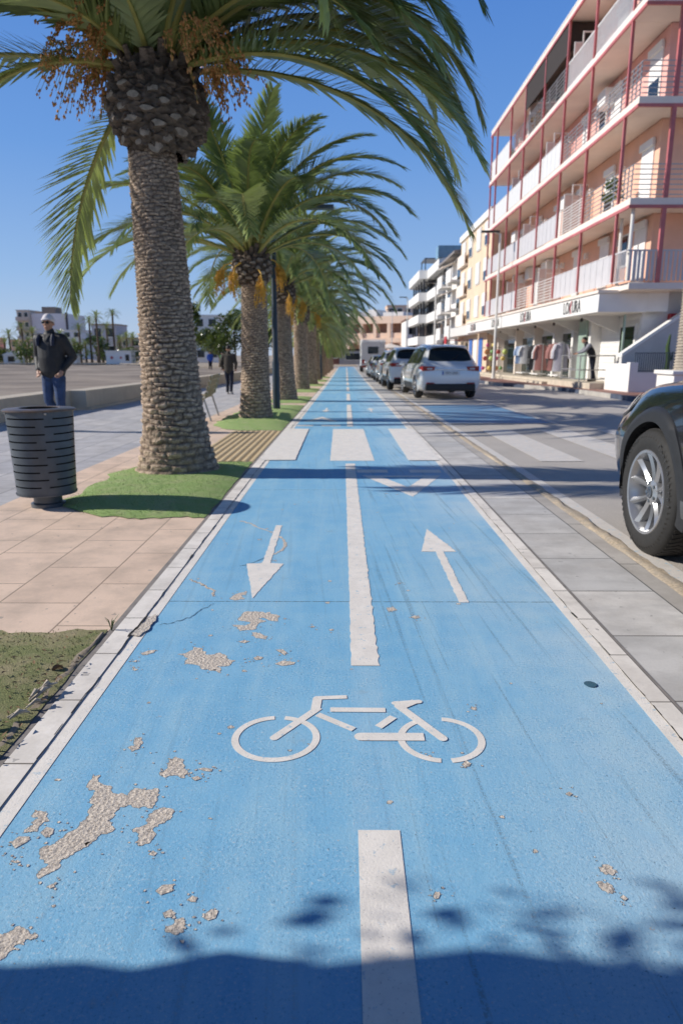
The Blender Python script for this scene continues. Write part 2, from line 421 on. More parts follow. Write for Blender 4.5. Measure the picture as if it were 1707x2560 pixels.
# ------------------------------------------------------------------ world, sun, camera
SUN_EL, SUN_DIR = R(29.5), Vector((math.cos(R(29.5)), -.045, -math.sin(R(29.5)))).normalized()
w = bpy.data.worlds.new('World'); SC.world = w; w.use_nodes = True
nt = w.node_tree; bg = nt.nodes['Background']
sky = nt.nodes.new('ShaderNodeTexSky'); sky.sky_type = 'NISHITA'; sky.sun_disc = False
sky.sun_elevation = SUN_EL; sky.sun_rotation = R(-90); sky.altitude = 0; sky.air_density = 1.0; sky.dust_density = .2; sky.ozone_density = 3.0
tcw = nt.nodes.new('ShaderNodeTexCoord'); sxz = nt.nodes.new('ShaderNodeSeparateXYZ'); nt.links.new(tcw.outputs['Generated'], sxz.inputs[0])
grd = nt.nodes.new('ShaderNodeValToRGB'); nt.links.new(sxz.outputs[2], grd.inputs[0])
SKY_K = .13
for k, (p, c) in enumerate(((0.,(.44,.55,.76)),(.10,(.28,.46,.78)),(.25,(.14,.33,.75)),(.42,(.080,.24,.68)),(.62,(.034,.10,.31)),(.9,(.020,.055,.17)))):
    e = grd.color_ramp.elements[k] if k < 2 else grd.color_ramp.elements.new(.9)
    e.position = p; e.color = (*c, 1)
vm = nt.nodes.new('ShaderNodeVectorMath'); vm.operation = 'SCALE'; vm.inputs['Scale'].default_value = 1/SKY_K; nt.links.new(grd.outputs[0], vm.inputs[0])
mxw = nt.nodes.new('ShaderNodeMix'); mxw.data_type = 'RGBA'; mxw.inputs[0].default_value = .85
nt.links.new(sky.outputs[0], mxw.inputs[6]); nt.links.new(vm.outputs[0], mxw.inputs[7]); nt.links.new(mxw.outputs[2], bg.inputs['Color']); bg.inputs['Strength'].default_value = SKY_K
sl = bpy.data.lights.new('sun', 'SUN'); sl.energy = 5.0; sl.angle = R(.55); sl.color = (1,.945,.86)
so = bpy.data.objects.new('sun', sl); COL.objects.link(so); so.rotation_euler = SUN_DIR.to_track_quat('-Z','Y').to_euler(); so.location = (-20,0,15)
cd = bpy.data.cameras.new('camera'); cam = bpy.data.objects.new('camera', cd); COL.objects.link(cam)
cam.location = (0,0,1.25); cam.rotation_euler = (R(90-13.1), 0, R(.376))
cd.sensor_fit = 'VERTICAL'; cd.sensor_height = 36; cd.sensor_width = 24; cd.lens = 24; cd.clip_end = 3000; cd.clip_start = .05
cd.dof.use_dof = True; cd.dof.focus_distance = 2.3; cd.dof.aperture_fstop = 3.6
SC.camera = cam
SC.view_settings.view_transform = 'Standard'; SC.view_settings.look = 'None'; SC.view_settings.exposure = 0

# ------------------------------------------------------------------ ground
def struct(name, mb, mats, label, cat, angle=0):
    return tag(mb.build(name, mats, None, angle), label, cat, kind='structure')
g = MB(); g.strip(-600, 600, -30, 900, -.16, step=6, nx=8)
struct('ground', g, EARTH, 'dry earth ground sheet under the whole street', 'ground')

path = MB(); path.strip(-.914, 1.075, -3, 96, 0, 0, 1.0, 4)
rp = random.Random(3)
def rough_poly(pts, amp=.009, it=3):
    for _ in range(it):
        o = []
        for i, p in enumerate(pts):
            q = pts[(i+1) % len(pts)]; d = math.hypot(q[0]-p[0], q[1]-p[1])
            o.append(p); k = min(amp, d*.30)
            o.append(((p[0]+q[0])/2+rp.uniform(-k,k), (p[1]+q[1])/2+rp.uniform(-k,k)))
        pts = o; amp *= .6
    return pts
PATCH = [
 [(-.768,1.84),(-.743,1.834),(-.732,1.796),(-.689,1.778),(-.676,1.748),(-.631,1.736),(-.62,1.772),(-.552,1.772),(-.538,1.743),(-.543,1.685),(-.581,1.68),(-.615,1.696),(-.637,1.685),(-.637,1.652),(-.652,1.625),(-.628,1.605),(-.63,1.58),(-.657,1.56),(-.672,1.526),(-.696,1.503),(-.716,1.48),(-.715,1.445),(-.746,1.415),(-.755,1.436),(-.746,1.466),(-.777,1.493),(-.786,1.521),(-.754,1.549),(-.729,1.589),(-.724,1.62),(-.714,1.63),(-.719,1.662),(-.713,1.695),(-.731,1.735),(-.732,1.759),(-.765,1.777)],
 [(-.572,1.59),(-.552,1.605),(-.544,1.637),(-.533,1.674),(-.499,1.682),(-.478,1.664),(-.48,1.637),(-.506,1.616),(-.517,1.59),(-.505,1.566),(-.527,1.532),(-.548,1.546),(-.55,1.575)],
 [(-.566,1.841),(-.548,1.874),(-.556,1.915),(-.538,1.933),(-.508,1.915),(-.499,1.874),(-.482,1.848),(-.484,1.822),(-.514,1.835),(-.543,1.825)],
 [(-.709,1.985),(-.688,2.0),(-.702,2.046),(-.682,2.046),(-.669,1.993),(-.663,1.978),(-.688,1.959)],
 [(-.863,1.588),(-.848,1.609),(-.846,1.635),(-.872,1.645),(-.86,1.667),(-.828,1.651),(-.813,1.624),(-.827,1.609),(-.83,1.583),(-.855,1.578)],
 [(-.874,1.539),(-.865,1.563),(-.836,1.563),(-.833,1.544),(-.854,1.518)],
 [(-.814,1.578),(-.807,1.601),(-.785,1.594),(-.779,1.574),(-.792,1.559)],
 [(-.80,1.237),(-.754,1.25),(-.739,1.262),(-.735,1.272),(-.712,1.266),(-.688,1.253),(-.675,1.243),(-.699,1.237),(-.695,1.224),(-.718,1.208),(-.73,1.185),(-.80,1.175)],
 [(-.452,1.377),(-.439,1.397),(-.415,1.399),(-.412,1.377),(-.436,1.365)],
 [(-.402,1.277),(-.383,1.296),(-.359,1.291),(-.358,1.263),(-.372,1.251),(-.392,1.259)],
 [(-.326,1.302),(-.308,1.324),(-.291,1.32),(-.294,1.298),(-.31,1.291)],
 [(-.417,1.312),(-.404,1.321),(-.387,1.312),(-.396,1.299),(-.411,1.301)],
 [(-.367,1.354),(-.361,1.364),(-.347,1.358),(-.35,1.345),(-.362,1.345)],
 [(-.503,1.499),(-.495,1.513),(-.482,1.504),(-.487,1.493)],[(-.465,1.823),(-.448,1.832),(-.433,1.819),(-.45,1.808)],
 [(-.455,1.868),(-.437,1.875),(-.408,1.868),(-.41,1.855),(-.434,1.858)],[(-.714,1.391),(-.705,1.399),(-.697,1.389),(-.707,1.383)],[(-.838,1.47),(-.828,1.477),(-.817,1.471),(-.826,1.466)],
 [(-.711,2.69),(-.683,2.699),(-.662,2.763),(-.621,2.754),(-.599,2.699),(-.559,2.691),(-.536,2.709),(-.5,2.656),(-.458,2.631),(-.474,2.589),(-.527,2.58),(-.497,2.516),(-.538,2.54),(-.575,2.547),(-.613,2.588),(-.666,2.596),(-.659,2.646)],
 [(-.513,3.115),(-.492,3.186),(-.439,3.186),(-.392,3.163),(-.32,3.128),(-.321,3.06),(-.373,3.071),(-.403,3.104),(-.419,3.093),(-.38,3.059),(-.417,3.015),(-.423,2.962),(-.49,2.94),(-.505,2.982),(-.535,3.014),(-.475,3.004),(-.456,3.048),(-.514,3.07)],
 [(-.606,3.362),(-.577,3.444),(-.535,3.486),(-.529,3.444),(-.553,3.416),(-.527,3.363),(-.579,3.341)],
 [(-.43,2.92),(-.397,2.92),(-.352,2.88),(-.356,2.85),(-.398,2.86),(-.426,2.89)],
 [(-.873,2.698),(-.85,2.725),(-.818,2.734),(-.821,2.703),(-.861,2.68)],[(-.387,2.657),(-.37,2.674),(-.346,2.662),(-.355,2.64),(-.377,2.635)],
 [(-.888,2.619),(-.871,2.633),(-.867,2.611)],[(-.865,2.546),(-.858,2.557),(-.84,2.546),(-.85,2.533)],[(-.476,2.82),(-.451,2.84),(-.429,2.825),(-.446,2.805)],
 [(.205,3.24),(.242,3.248),(.257,3.208),(.211,3.191)],[(.316,3.121),(.339,3.138),(.363,3.115),(.335,3.092)],
 [(-.302,2.738),(-.271,2.741),(-.252,2.711),(-.258,2.681),(-.28,2.711)],[(-.292,2.599),(-.262,2.632),(-.208,2.616),(-.214,2.596),(-.257,2.582)],
 [(.631,1.457),(.647,1.471),(.665,1.465),(.67,1.45),(.656,1.434),(.638,1.438)],[(.607,1.411),(.623,1.419),(.638,1.408),(.643,1.39),(.629,1.377),(.616,1.386)],[(.647,1.365),(.657,1.372),(.663,1.361),(.653,1.354)],
 [(.362,1.896),(.379,1.919),(.392,1.903),(.384,1.887),(.369,1.884)],[(.639,1.751),(.653,1.763),(.66,1.753),(.648,1.742)],[(.207,1.365),(.215,1.38),(.225,1.372),(.218,1.358),(.21,1.357)],
]
for _ in range(60):
    x, y, r = rp.uniform(-.88,1.0), rp.uniform(1.1,6.5), rp.uniform(.004,.013)
    PATCH.append([(x+r*rp.uniform(.6,1.4)*math.cos(a), y+r*rp.uniform(.6,1.3)*math.sin(a)) for a in (0,1,2.1,3.1,4.2,5.2)])
def line_ribbon(mb, pts, w, z, m):
    out = []
    for i in range(len(pts)-1):
        for k in range(5):
            t_ = k/5; out.append((pts[i][0]*(1-t_)+pts[i+1][0]*t_+rp.uniform(-.006,.006), pts[i][1]*(1-t_)+pts[i+1][1]*t_+rp.uniform(-.012,.012)))
    out.append(pts[-1])
    for i in range(len(out)-1):
        a, b = Vector((*out[i],0)), Vector((*out[i+1],0)); d = (b-a).normalized(); n = Vector((-d.y,d.x,0))
        wa = w*rp.uniform(.4,1.3)
        mb.quad([a-n*wa+Vector((0,0,z)), b-n*wa+Vector((0,0,z)), b+n*wa+Vector((0,0,z)), a+n*wa+Vector((0,0,z))], m)
for p in list(PATCH[:46]):
    sz = max(max(a for a,_ in p)-min(a for a,_ in p), max(b for _,b in p)-min(b for _,b in p))
    for _ in range(int(6+sz*90)):
        a, c = rp.choice(p); x, y, r = a+rp.gauss(0,.012+.10*sz), c+rp.gauss(0,.012+.10*sz), rp.uniform(.0012,.0045)
        if -.9 < x < 1.05: PATCH.append([(x+r*rp.uniform(.5,1.5)*math.cos(q), y+r*rp.uniform(.5,1.5)*math.sin(q)) for q in (0,1.2,2.5,3.8,5.1)])
for p in PATCH:
    q = rough_poly(p) if len(p) > 5 else p
    cx, cy = sum(a for a,_ in q)/len(q), sum(b for _,b in q)/len(q)
    zz_ = .0011 if len(p) > 5 else .0013+rp.uniform(0,.0005); zl_ = rp.uniform(.0004,.0008)
    # a dark broken lip of paint round each bare patch
    path.quad([(cx+(a-cx)*1.0-.0016, cy+(b-cy)*1.0+.0010, zl_) for a,b in q], 2)
    path.quad([(a, b, zz_) for a,b in q], 1)
for c_, w_, m_ in (([(-.881,3.678),(-.823,3.616),(-.771,3.557),(-.711,3.499),(-.697,3.402)],.010,1), ([(-.873,3.012),(-.813,3.045),(-.758,3.102),(-.721,3.221),(-.673,3.296)],.003,2),
                 ([(-.806,5.049),(-.717,4.994),(-.663,4.885),(-.556,4.756),(-.482,4.657),(-.433,4.539),(-.401,4.382),(-.419,4.255),(-.457,4.174)],.012,1), ([(-.457,4.174),(-.56,4.0),(-.64,3.93)],.004,2)):
    line_ribbon(path, c_, w_*.8, .0016, m_)
PATHDARK = mat('dark_paint_lip', (.06,.13,.21), .9)
struct('bike_path', path, [BLUE, ROUGHC, PATHDARK], 'two way cycle path painted blue, worn down to bare concrete in patches', 'bike path')

# border stones and painted edges
for nm, x0, x1, lab in (('border_stone_strip', -1.063, -.97, 'row of white border stones along the palm side of the blue path'), ('border_stone_strip', 1.113, 1.19, 'row of white border stones along the road side of the blue path')):
    b = MB(); b.strip(x0, x1, -3, 96, .006, 0, 1.5)
    # dark crack between stone and painted edge line
    e = x1 if x0 < 0 else x0
    pts = [(e+rp.uniform(-.004,.004), y) for y in np.arange(1., 13., .07)]
    for i in range(len(pts)-1):
        ww = .0015*rp.uniform(.2,1.7)*(2.4 if rp.random() < .10 else 1)
        if rp.random() < .25: continue
        b.quad([(pts[i][0]-ww,pts[i][1],.0066+gz(pts[i][1])),(pts[i+1][0]-ww,pts[i+1][1],.0066+gz(pts[i+1][1])),(pts[i+1][0]+ww,pts[i+1][1],.0066+gz(pts[i+1][1])),(pts[i][0]+ww,pts[i][1],.0066+gz(pts[i][1]))], 1)
    if x0 < 0:
        q = rough_poly([(-.985,2.88),(-.962,2.98),(-.952,3.09),(-.926,3.147),(-.905,3.06),(-.908,2.958),(-.93,2.87)], .008)
        b.quad([(x_,y_,.0068) for x_,y_ in q], 2)
        q = rough_poly([(-.982,2.86),(-.972,2.98),(-.966,3.12),(-.958,3.10),(-.962,2.96),(-.970,2.86)], .006)
        b.quad([(x_,y_,.0074) for x_,y_ in q], 1)
    struct(nm, b, [STONE, DARK, ROUGHC], lab, 'border stones')
for x0, x1, lab in ((-.972,-.914,'white painted edge line on the palm side of the blue path'), (1.068,1.115,'white painted edge line on the road side of the blue path')):
    b = MB(); b.strip(x0, x1, -3, 96, .0016, 0, 1.5)
    struct('edge_line_marking', b, LINE, lab, 'line marking')
b = MB(); b.strip(-1.092, -1.063, -3, 96, .003); b.strip(1.19, 1.208, -3, 96, .003)
struct('joint_strip', b, mat('grey_joint_mortar', (.30,.27,.25), .9, var=.3, vs=12), 'narrow grey mortar joints outside the border stones', 'mortar joint')

def marking(name, polys, label, cat, z=.0020, m=LINE):
    b = MB()
    for p in polys:
        pts = []
        for i, a in enumerate(p):
            c = p[(i+1)%len(p)]; d = math.hypot(c[0]-a[0], c[1]-a[1]); n = max(1, min(40, int(d/.025)))
            for k in range(n):
                j = (.0034 if k else .001) if c[1] < 5 else .004*(k > 0)
                pts.append((a[0]+(c[0]-a[0])*k/n+rp.uniform(-j,j), a[1]+(c[1]-a[1])*k/n+rp.uniform(-j,j)))
        b.quad([(x,y,gz(y)+z) for x,y in pts])
    return struct(name, b, m, label, cat)
def rect(x0,y0,x1,y1): return [(x0,y0),(x1,y0),(x1,y1),(x0,y1)]
b = MB(); b.strip(.034,.146,.55,1.594,.0017); struct('centre_line_marking', b, LINE, 'short white centre dash nearest the camera, half in shadow', 'line marking')
b = MB(); b.strip(lambda y: .023-.0055*(y-2.585)+rp.uniform(-.003,.003), lambda y: .137-.0062*(y-2.585)+rp.uniform(-.003,.003), 2.585, 7.90, .002, 0, .03); struct('centre_line_marking', b, LINE, 'long white centre line running between the two arrows', 'line marking')
for i, (a, c, lab) in enumerate(((12.4,18.5,'white centre line dash just beyond the bicycle crossing'),(20.5,24.5,'second centre dash beyond the crossing'),(26.5,30.5,'third centre dash beyond the crossing'),(32.5,37,'fourth centre dash beyond the crossing'),(39,90,'farthest thin white centre line of the blue path'))):
    b = MB(); b.strip(.02,.13,a,c,.0052); struct('centre_line_marking', b, LINE, lab, 'line marking')
marking('arrow_marking', [[(-.521,4.924),(-.473,4.924),(-.461,3.985),(-.377,3.974),(-.487,3.369),(-.605,3.973),(-.509,3.984)]], 'white lane arrow pointing towards the camera on the left lane', 'arrow marking')
marking('arrow_marking', [[(.59,4.83),(.713,4.242),(.63,4.242),(.632,3.318),(.582,3.318),(.58,4.242),(.488,4.241)]], 'white lane arrow pointing away from the camera on the right lane', 'arrow marking')
marking('arrow_marking', [[(-.50,17.3),(-.455,17.3),(-.455,16.5),(-.38,16.5),(-.478,15.9),(-.575,16.5),(-.50,16.5)]], 'small far white arrow beyond the crossing on the left lane', 'arrow marking')
marking('arrow_marking', [[(.575,15.9),(.62,15.9),(.62,16.7),(.695,16.7),(.598,17.3),(.50,16.7),(.575,16.7)]], 'small far white arrow beyond the crossing on the right lane', 'arrow marking')
marking('crossing_block_marking', [[(-1.03,8.13),(-.61,8.15),(-.645,11.95),(-1.06,11.95)]], 'white crossing block beside the yellow ridged paving', 'crossing marking', .0088)
marking('crossing_block_marking', [[(-.19,8.13),(.342,8.13),(.305,11.95),(-.225,11.95)]], 'white crossing block in the middle of the blue path', 'crossing marking')
marking('crossing_block_marking', [[(.75,8.13),(1.125,8.13),(1.16,11.95),(.73,11.95)]], 'white crossing block on the road side of the blue path', 'crossing marking', .0088)
def tri_ring(o, i): return [[o[0],o[1],i[1],i[0]],[o[1],o[2],i[2],i[1]],[o[2],o[0],i[0],i[2]]]
marking('give_way_marking', tri_ring([(.17,7.06),(.99,7.06),(.596,5.97)], [(.38,6.96),(.80,6.96),(.596,6.42)])+[rect(.12,7.24,.455,7.45), rect(.69,7.24,1.03,7.45)], 'white hollow give way triangle with two dashes in front of the crossing', 'road marking')
marking('give_way_marking', tri_ring([(-.85,13.4),(-.15,13.4),(-.5,14.6)], [(-.68,13.55),(-.32,13.55),(-.5,14.1)])+[rect(-.9,12.5,-.6,12.7), rect(-.45,12.5,-.1,12.7)], 'far white give way triangle beyond the crossing, in the left lane', 'road marking')

# bicycle symbol
bk = []
def arc(cx, cy, rx, ry, a0, a1, wd, n=26):
    o, i = [], []
    for k in range(n+1):
        a = R(a0+(a1-a0)*k/n); o.append((cx+rx*math.cos(a), cy+ry*math.sin(a))); i.append((cx+(rx-wd)*math.cos(a), cy+(ry-wd)*math.sin(a)))
    for k in range(n): bk.append([o[k],o[k+1],i[k+1],i[k]])
def bar(a, c, wd, cap=False):
    dx, dy = c[0]-a[0], c[1]-a[1]; l = math.hypot(dx,dy); nx, ny = -dy/l*wd/2, dx/l*wd/2
    p = [(a[0]+nx,a[1]+ny)]
    th = math.atan2(dy,dx)
    if cap: p = [(a[0]+wd/2*math.cos(th+q), a[1]+wd/2*math.sin(th+q)) for q in np.linspace(PI/2, 1.5*PI, 9)]
    else: p = [(a[0]+nx,a[1]+ny),(a[0]-nx,a[1]-ny)]
    if cap == 2: p += [(c[0]+wd/2*math.cos(th+q), c[1]+wd/2*math.sin(th+q)) for q in np.linspace(-PI/2, PI/2, 9)]
    else: p += [(c[0]-nx,c[1]-ny),(c[0]+nx,c[1]+ny)]
    bk.append(p)
arc(-.232,2.045,.147,.140,97,263,.024); arc(-.232,2.045,.147,.140,-97,82,.024)
arc(.317,2.042,.145,.138,113,263,.024); arc(.317,2.042,.145,.138,-83,82,.024)
bar((-.237,2.044),(-.096,2.243),.030,1); bar((-.108,2.236),(-.104,2.309),.034,2); bar((-.106,2.314),(.005,2.323),.026,1)
bar((-.055,2.229),(.143,2.227),.031); bar((-.099,2.195),(.028,2.096),.028)
bar((.052,2.052),(.262,2.052),.047,1); bar((.112,2.112),(.168,2.180),.030)
bar((.180,2.276),(.268,2.288),.026,2); bar((.197,2.245),(.255,2.290),.032); bar((.192,2.254),(.322,2.042),.033,2)
b = MB()
for i, p in enumerate(bk): b.quad([(x,y,.0017+(.00015*(i-103) if i > 103 else 0)) for x,y in p])
struct('bicycle_marking', b, LINE, 'white stencilled bicycle symbol painted on the blue path', 'bicycle marking')
b = MB(); b.lathe([(.0,0),(.024,0),(.024,.001),(0,.001)], 20, Matrix.Translation((.945,2.427,.003)))
struct('survey_cap', b, mat('teal_cap', (.05,.14,.20), .4), 'small round dark blue cap set in the right of the path', 'ground cap')

# palm-side paving
t_ = MB(); t_.strip(-2.9, -1.09, -3, 96, 0, 0, 1.5); struct('tile_pavement', t_, TILE, 'pinkish beige slab paving under the palms', 'pavement')
t_ = MB(); t_.strip(-6.9, -2.9, -3, 130, .0, 0, 1.5); struct('promenade', t_, GREYPAVE, 'blue grey stone promenade beside the beach wall', 'promenade')
t_ = MB(); t_.strip(-1.9, -1.092, 8.05, 11.6, .005); struct('tactile_pavement', t_, TACT, 'yellow ridged tactile paving at the crossing', 'tactile paving')
def turf(y0, y1, xl, label, m=TURF, hump=.05, seed=1, name='turf_patch'):
    rr = random.Random(seed); mb = MB(); nx, ny = 16, max(12, int((y1-y0)*6)); vs = []; fs = []
    for j in range(ny+1):
        v = j/ny; y = y0+(y1-y0)*v
        e = abs(2*v-1); L = xl+(-1.7-xl)*(max(0, e-.55)/.45)**2*.75
        for i in range(nx+1):
            u = i/nx; x = -1.094+(L+1.094)*u+((rr.uniform(-.012,.012) if i == 0 else .05*math.sin(y*9+seed)+rr.uniform(-.03,.03)) if i in (0,nx) else 0)
            k = (1-(2*u-1)**4)*(1-e**6)
            vs.append((x, y+(.03*math.sin(x*11+seed)+rr.uniform(-.025,.025) if j in (0,ny) else 0), gz(y)+.006+hump*k+rr.uniform(0,.006)*k))
    for j in range(ny):
        for i in range(nx):
            a = j*(nx+1)+i; fs.append((a,a+nx+1,a+nx+2,a+1))
    mb.add(vs, fs)
    if y0 < 10:
        W_ = (nx+1)
        for _ in range(9000):
            i, j = rr.randrange(nx), rr.randrange(ny); a = Vector(vs[j*W_+i]); bq = Vector(vs[j*W_+i+1]); cq = Vector(vs[(j+1)*W_+i])
            p = a+(bq-a)*rr.random()+(cq-a)*rr.random(); h = rr.uniform(.004,.012); an = rr.uniform(0,6.28); w2 = rr.uniform(.0015,.003)
            d = Vector((math.cos(an),math.sin(an),0)); ti = Vector((rr.gauss(0,.5)*h,rr.gauss(0,.5)*h,h))
            mb.add([p-d*w2, p+d*w2, p+ti], [(0,1,2)])
    o = mb.build(name, m, None, 80)
    return tag(o, label, 'turf', 'turf patches round the palm trunks', 'structure')
turf(-.6, 2.92, -2.4, 'worn turf patch strewn with dry litter in the lower left corner', TURFOLD, .03, 2)
turf(5.15, 7.98, -2.45, 'bright green turf patch round the nearest palm trunk', TURF, .04, 3)
turf(11.7, 18.3, -2.5, 'green turf patch round the second palm and the dark lamp post', TURF, .06, 4)
for i, (a, c) in enumerate(((19.2,22.6),(25.6,28.9),(31.6,34.6),(38.,41.),(44.5,47.5))):
    turf(a, c, -2.4, ('turf patch round the third palm of the row','turf patch round the fourth palm of the row','turf patch round the fifth palm of the row','turf patch round the sixth palm of the row','turf patch round the seventh palm of the row')[i], TURF, .05, 5+i)

# dirt edge and dead palm fibre at the lower left
b = MB(); nn = 40; vs = []; fs = []
for i in range(nn+1):
    y = .9+2.0*i/nn; wl = .07+.03*math.sin(i*1.3)+rp.uniform(-.015,.015)
    wl *= min(1, .15+(2.95-y)*.9); vs += [(-1.094,y,.003), (-1.094-wl*.5,y,.012+rp.uniform(-.003,.004)), (-1.094-wl,y,.010)]
for i in range(nn):
    for k in range(2): fs.append((i*3+k, i*3+3+k, i*3+4+k, i*3+1+k))
b.add(vs, fs); struct('dirt_edge', b, EARTH, 'strip of bare dirt between the worn turf and the border stones', 'dirt', 80)
b = MB()
for k in range(9):
    y = rp.uniform(2.0,2.38); x = -1.075-.09*(2.45-y)/.4+rp.uniform(-.03,.02)
    a = rp.uniform(.3,1.0); l = rp.uniform(.04,.12); z = .018+rp.uniform(0,.025)
    dx, dy = math.cos(a+.3)*l, math.sin(a+.3)*l
    b.tube([(x-dx/2,y-dy/2,z),(x,y,z+rp.uniform(.005,.02)),(x+dx/2,y+dy/2,z+rp.uniform(-.01,.01))], [.003,rp.uniform(.006,.012),.002], 6)
tag(b.build('dead_palm_fibre', DEADWOOD), 'bleached bundle of dead palm fibre lying on the border stones', 'plant debris')
b = MB()
for k in range(420):
    if k < 300: x, y = rp.uniform(-1.75,-1.12), rp.uniform(1.2,2.85); z = .045
    else: x, y = rp.uniform(-1.18,-1.08), rp.uniform(1.2,2.6); z = .03
    l = rp.uniform(.006,.016); a = rp.uniform(0,6.3); w2 = l*rp.uniform(.2,.45)
    c_, s_ = math.cos(a), math.sin(a)
    b.quad([(x-l*c_,y-l*s_,z),(x+w2*s_,y-w2*c_,z+.006),(x+l*c_,y+l*s_,z+rp.uniform(0,.008)),(x-w2*s_,y+w2*c_,z+.004)])
tag(b.build('leaf_litter', DRYLEAF, None, 0), 'dry leaf litter scattered over the worn turf', 'litter', kind='stuff')
def leaf(x, y, l, a, m, name, label, cat='leaf'):
    mb = MB(); n = 7; vs = []
    for i in range(n+1):
        t = i/n; ww = l*.28*math.sin(PI*t**.8)
        for s_ in (-1,0,1): vs.append(((t-.5)*l, s_*ww, .004+.012*abs(s_)+.012*math.sin(PI*t)))
    fs = []
    for i in range(n):
        for k in range(2): fs.append((i*3+k,i*3+3+k,i*3+4+k,i*3+1+k))
    mb.add(vs, fs); o = mb.build(name, m, None, 80, (x,y,gz(y)+.002)); o.rotation_euler = (0,0,a)
    return tag(o, label, cat)
leaf(-1.93, 3.22, .07, .5, LEAFG, 'green_leaf', 'single fallen green leaf on the beige slabs')
leaf(-1.155, 2.52, .05, 1.0, DRYLEAF, 'dry_leaf', 'curled dry leaf at the edge of the dead palm fibre')
leaf(-1.12, 1.92, .035, 2.0, mat('orange_leaf', (.42,.16,.05), .8), 'orange_leaf', 'small orange leaf on the dirt by the border stones')
b = MB()
for k in range(7):
    a = rp.uniform(0,6.3); q = rp.uniform(.02,.05)
    b.tube([(0,0,0),(q*.4*math.cos(a),q*.4*math.sin(a),.05),(q*math.cos(a),q*math.sin(a),rp.uniform(.04,.08))], [.0015,.002,.0006], 4)
tag(b.build('weed', LEAFG, None, 60, (-1.08,2.94,0)), 'small weed growing from the joint at the corner of the worn turf', 'weed')

# street-side paving and road
t_ = MB(); t_.strip(1.208, 1.662, -3, 96, .0); struct('slab_pavement', t_, GREYSLAB, 'grey slab strip between the blue path and the road', 'pavement')
t_ = MB(); t_.strip(1.662, 1.785, -3, 96, -.004); struct('edging_slabs', t_, EDGESLAB, 'row of grey edging slabs beside the road', 'edging')
t_ = MB(); vs = []; fs = []; n = 260
for i in range(n+1):
    y = -2+62*(i/n)**1.6; j = 1 if y < 16 else .3
    vs += [(1.783+rp.uniform(-.012,.006)*j,y,gz(y)-.003),(1.81+rp.uniform(-.02,.02),y,gz(y)+rp.uniform(-.004,.012)*j),(1.845+rp.uniform(-.02,.02),y,gz(y)+rp.uniform(-.006,.012)*j),(1.885+rp.uniform(-.025,.02)*j,y,gz(y)-.007)]
for i in range(n):
    for k in range(3): fs.append((i*4+k,i*4+k+1,i*4+k+5,i*4+k+4))
t_.add(vs, fs); struct('crumbling_joint', t_, RUBBLE, 'crumbling yellowish mortar joint along the road edge', 'mortar joint', 60)
t_ = MB(); t_.strip(1.7, 30, -12, 160, -.012, 0, 2.0, 8); struct('road', t_, ASPHALT, 'pale asphalt street beside the cycle path', 'road')
t_ = MB(); t_.strip(1.875, 1.985, -3, 60, -.006); struct('road_edge_marking', t_, LINEOLD, 'worn white line along the road edge', 'line marking')
for i, x in enumerate((2.34,3.34,4.34,5.34,6.34)):
    t_ = MB(); t_.strip(x, x+.52, 8.15, 11.9, -.006)
    struct('zebra_bar_marking', t_, LINEOLD, ('zebra bar nearest the cycle path','second zebra bar from the cycle path','third zebra bar from the cycle path','fourth zebra bar from the cycle path','zebra bar nearest the shops')[i], 'zebra bar').__setitem__('group','white zebra bars across the road')
t_ = MB(); t_.strip(1.99, 3.95, 13.2, 18.6, -.006); struct('blue_parking_bay', t_, BAYBLUE, 'faded blue painted parking bay behind the silver car', 'parking bay')
t_ = MB()
for y in (13.1, 18.65, 24.6): t_.strip(1.99, 4.05, y, y+.1, -.003)
t_.strip(3.97, 4.07, 13.2, 24.6, -.004); struct('bay_line_marking', t_, LINEOLD, 'white outline of the roadside parking bays', 'line marking')

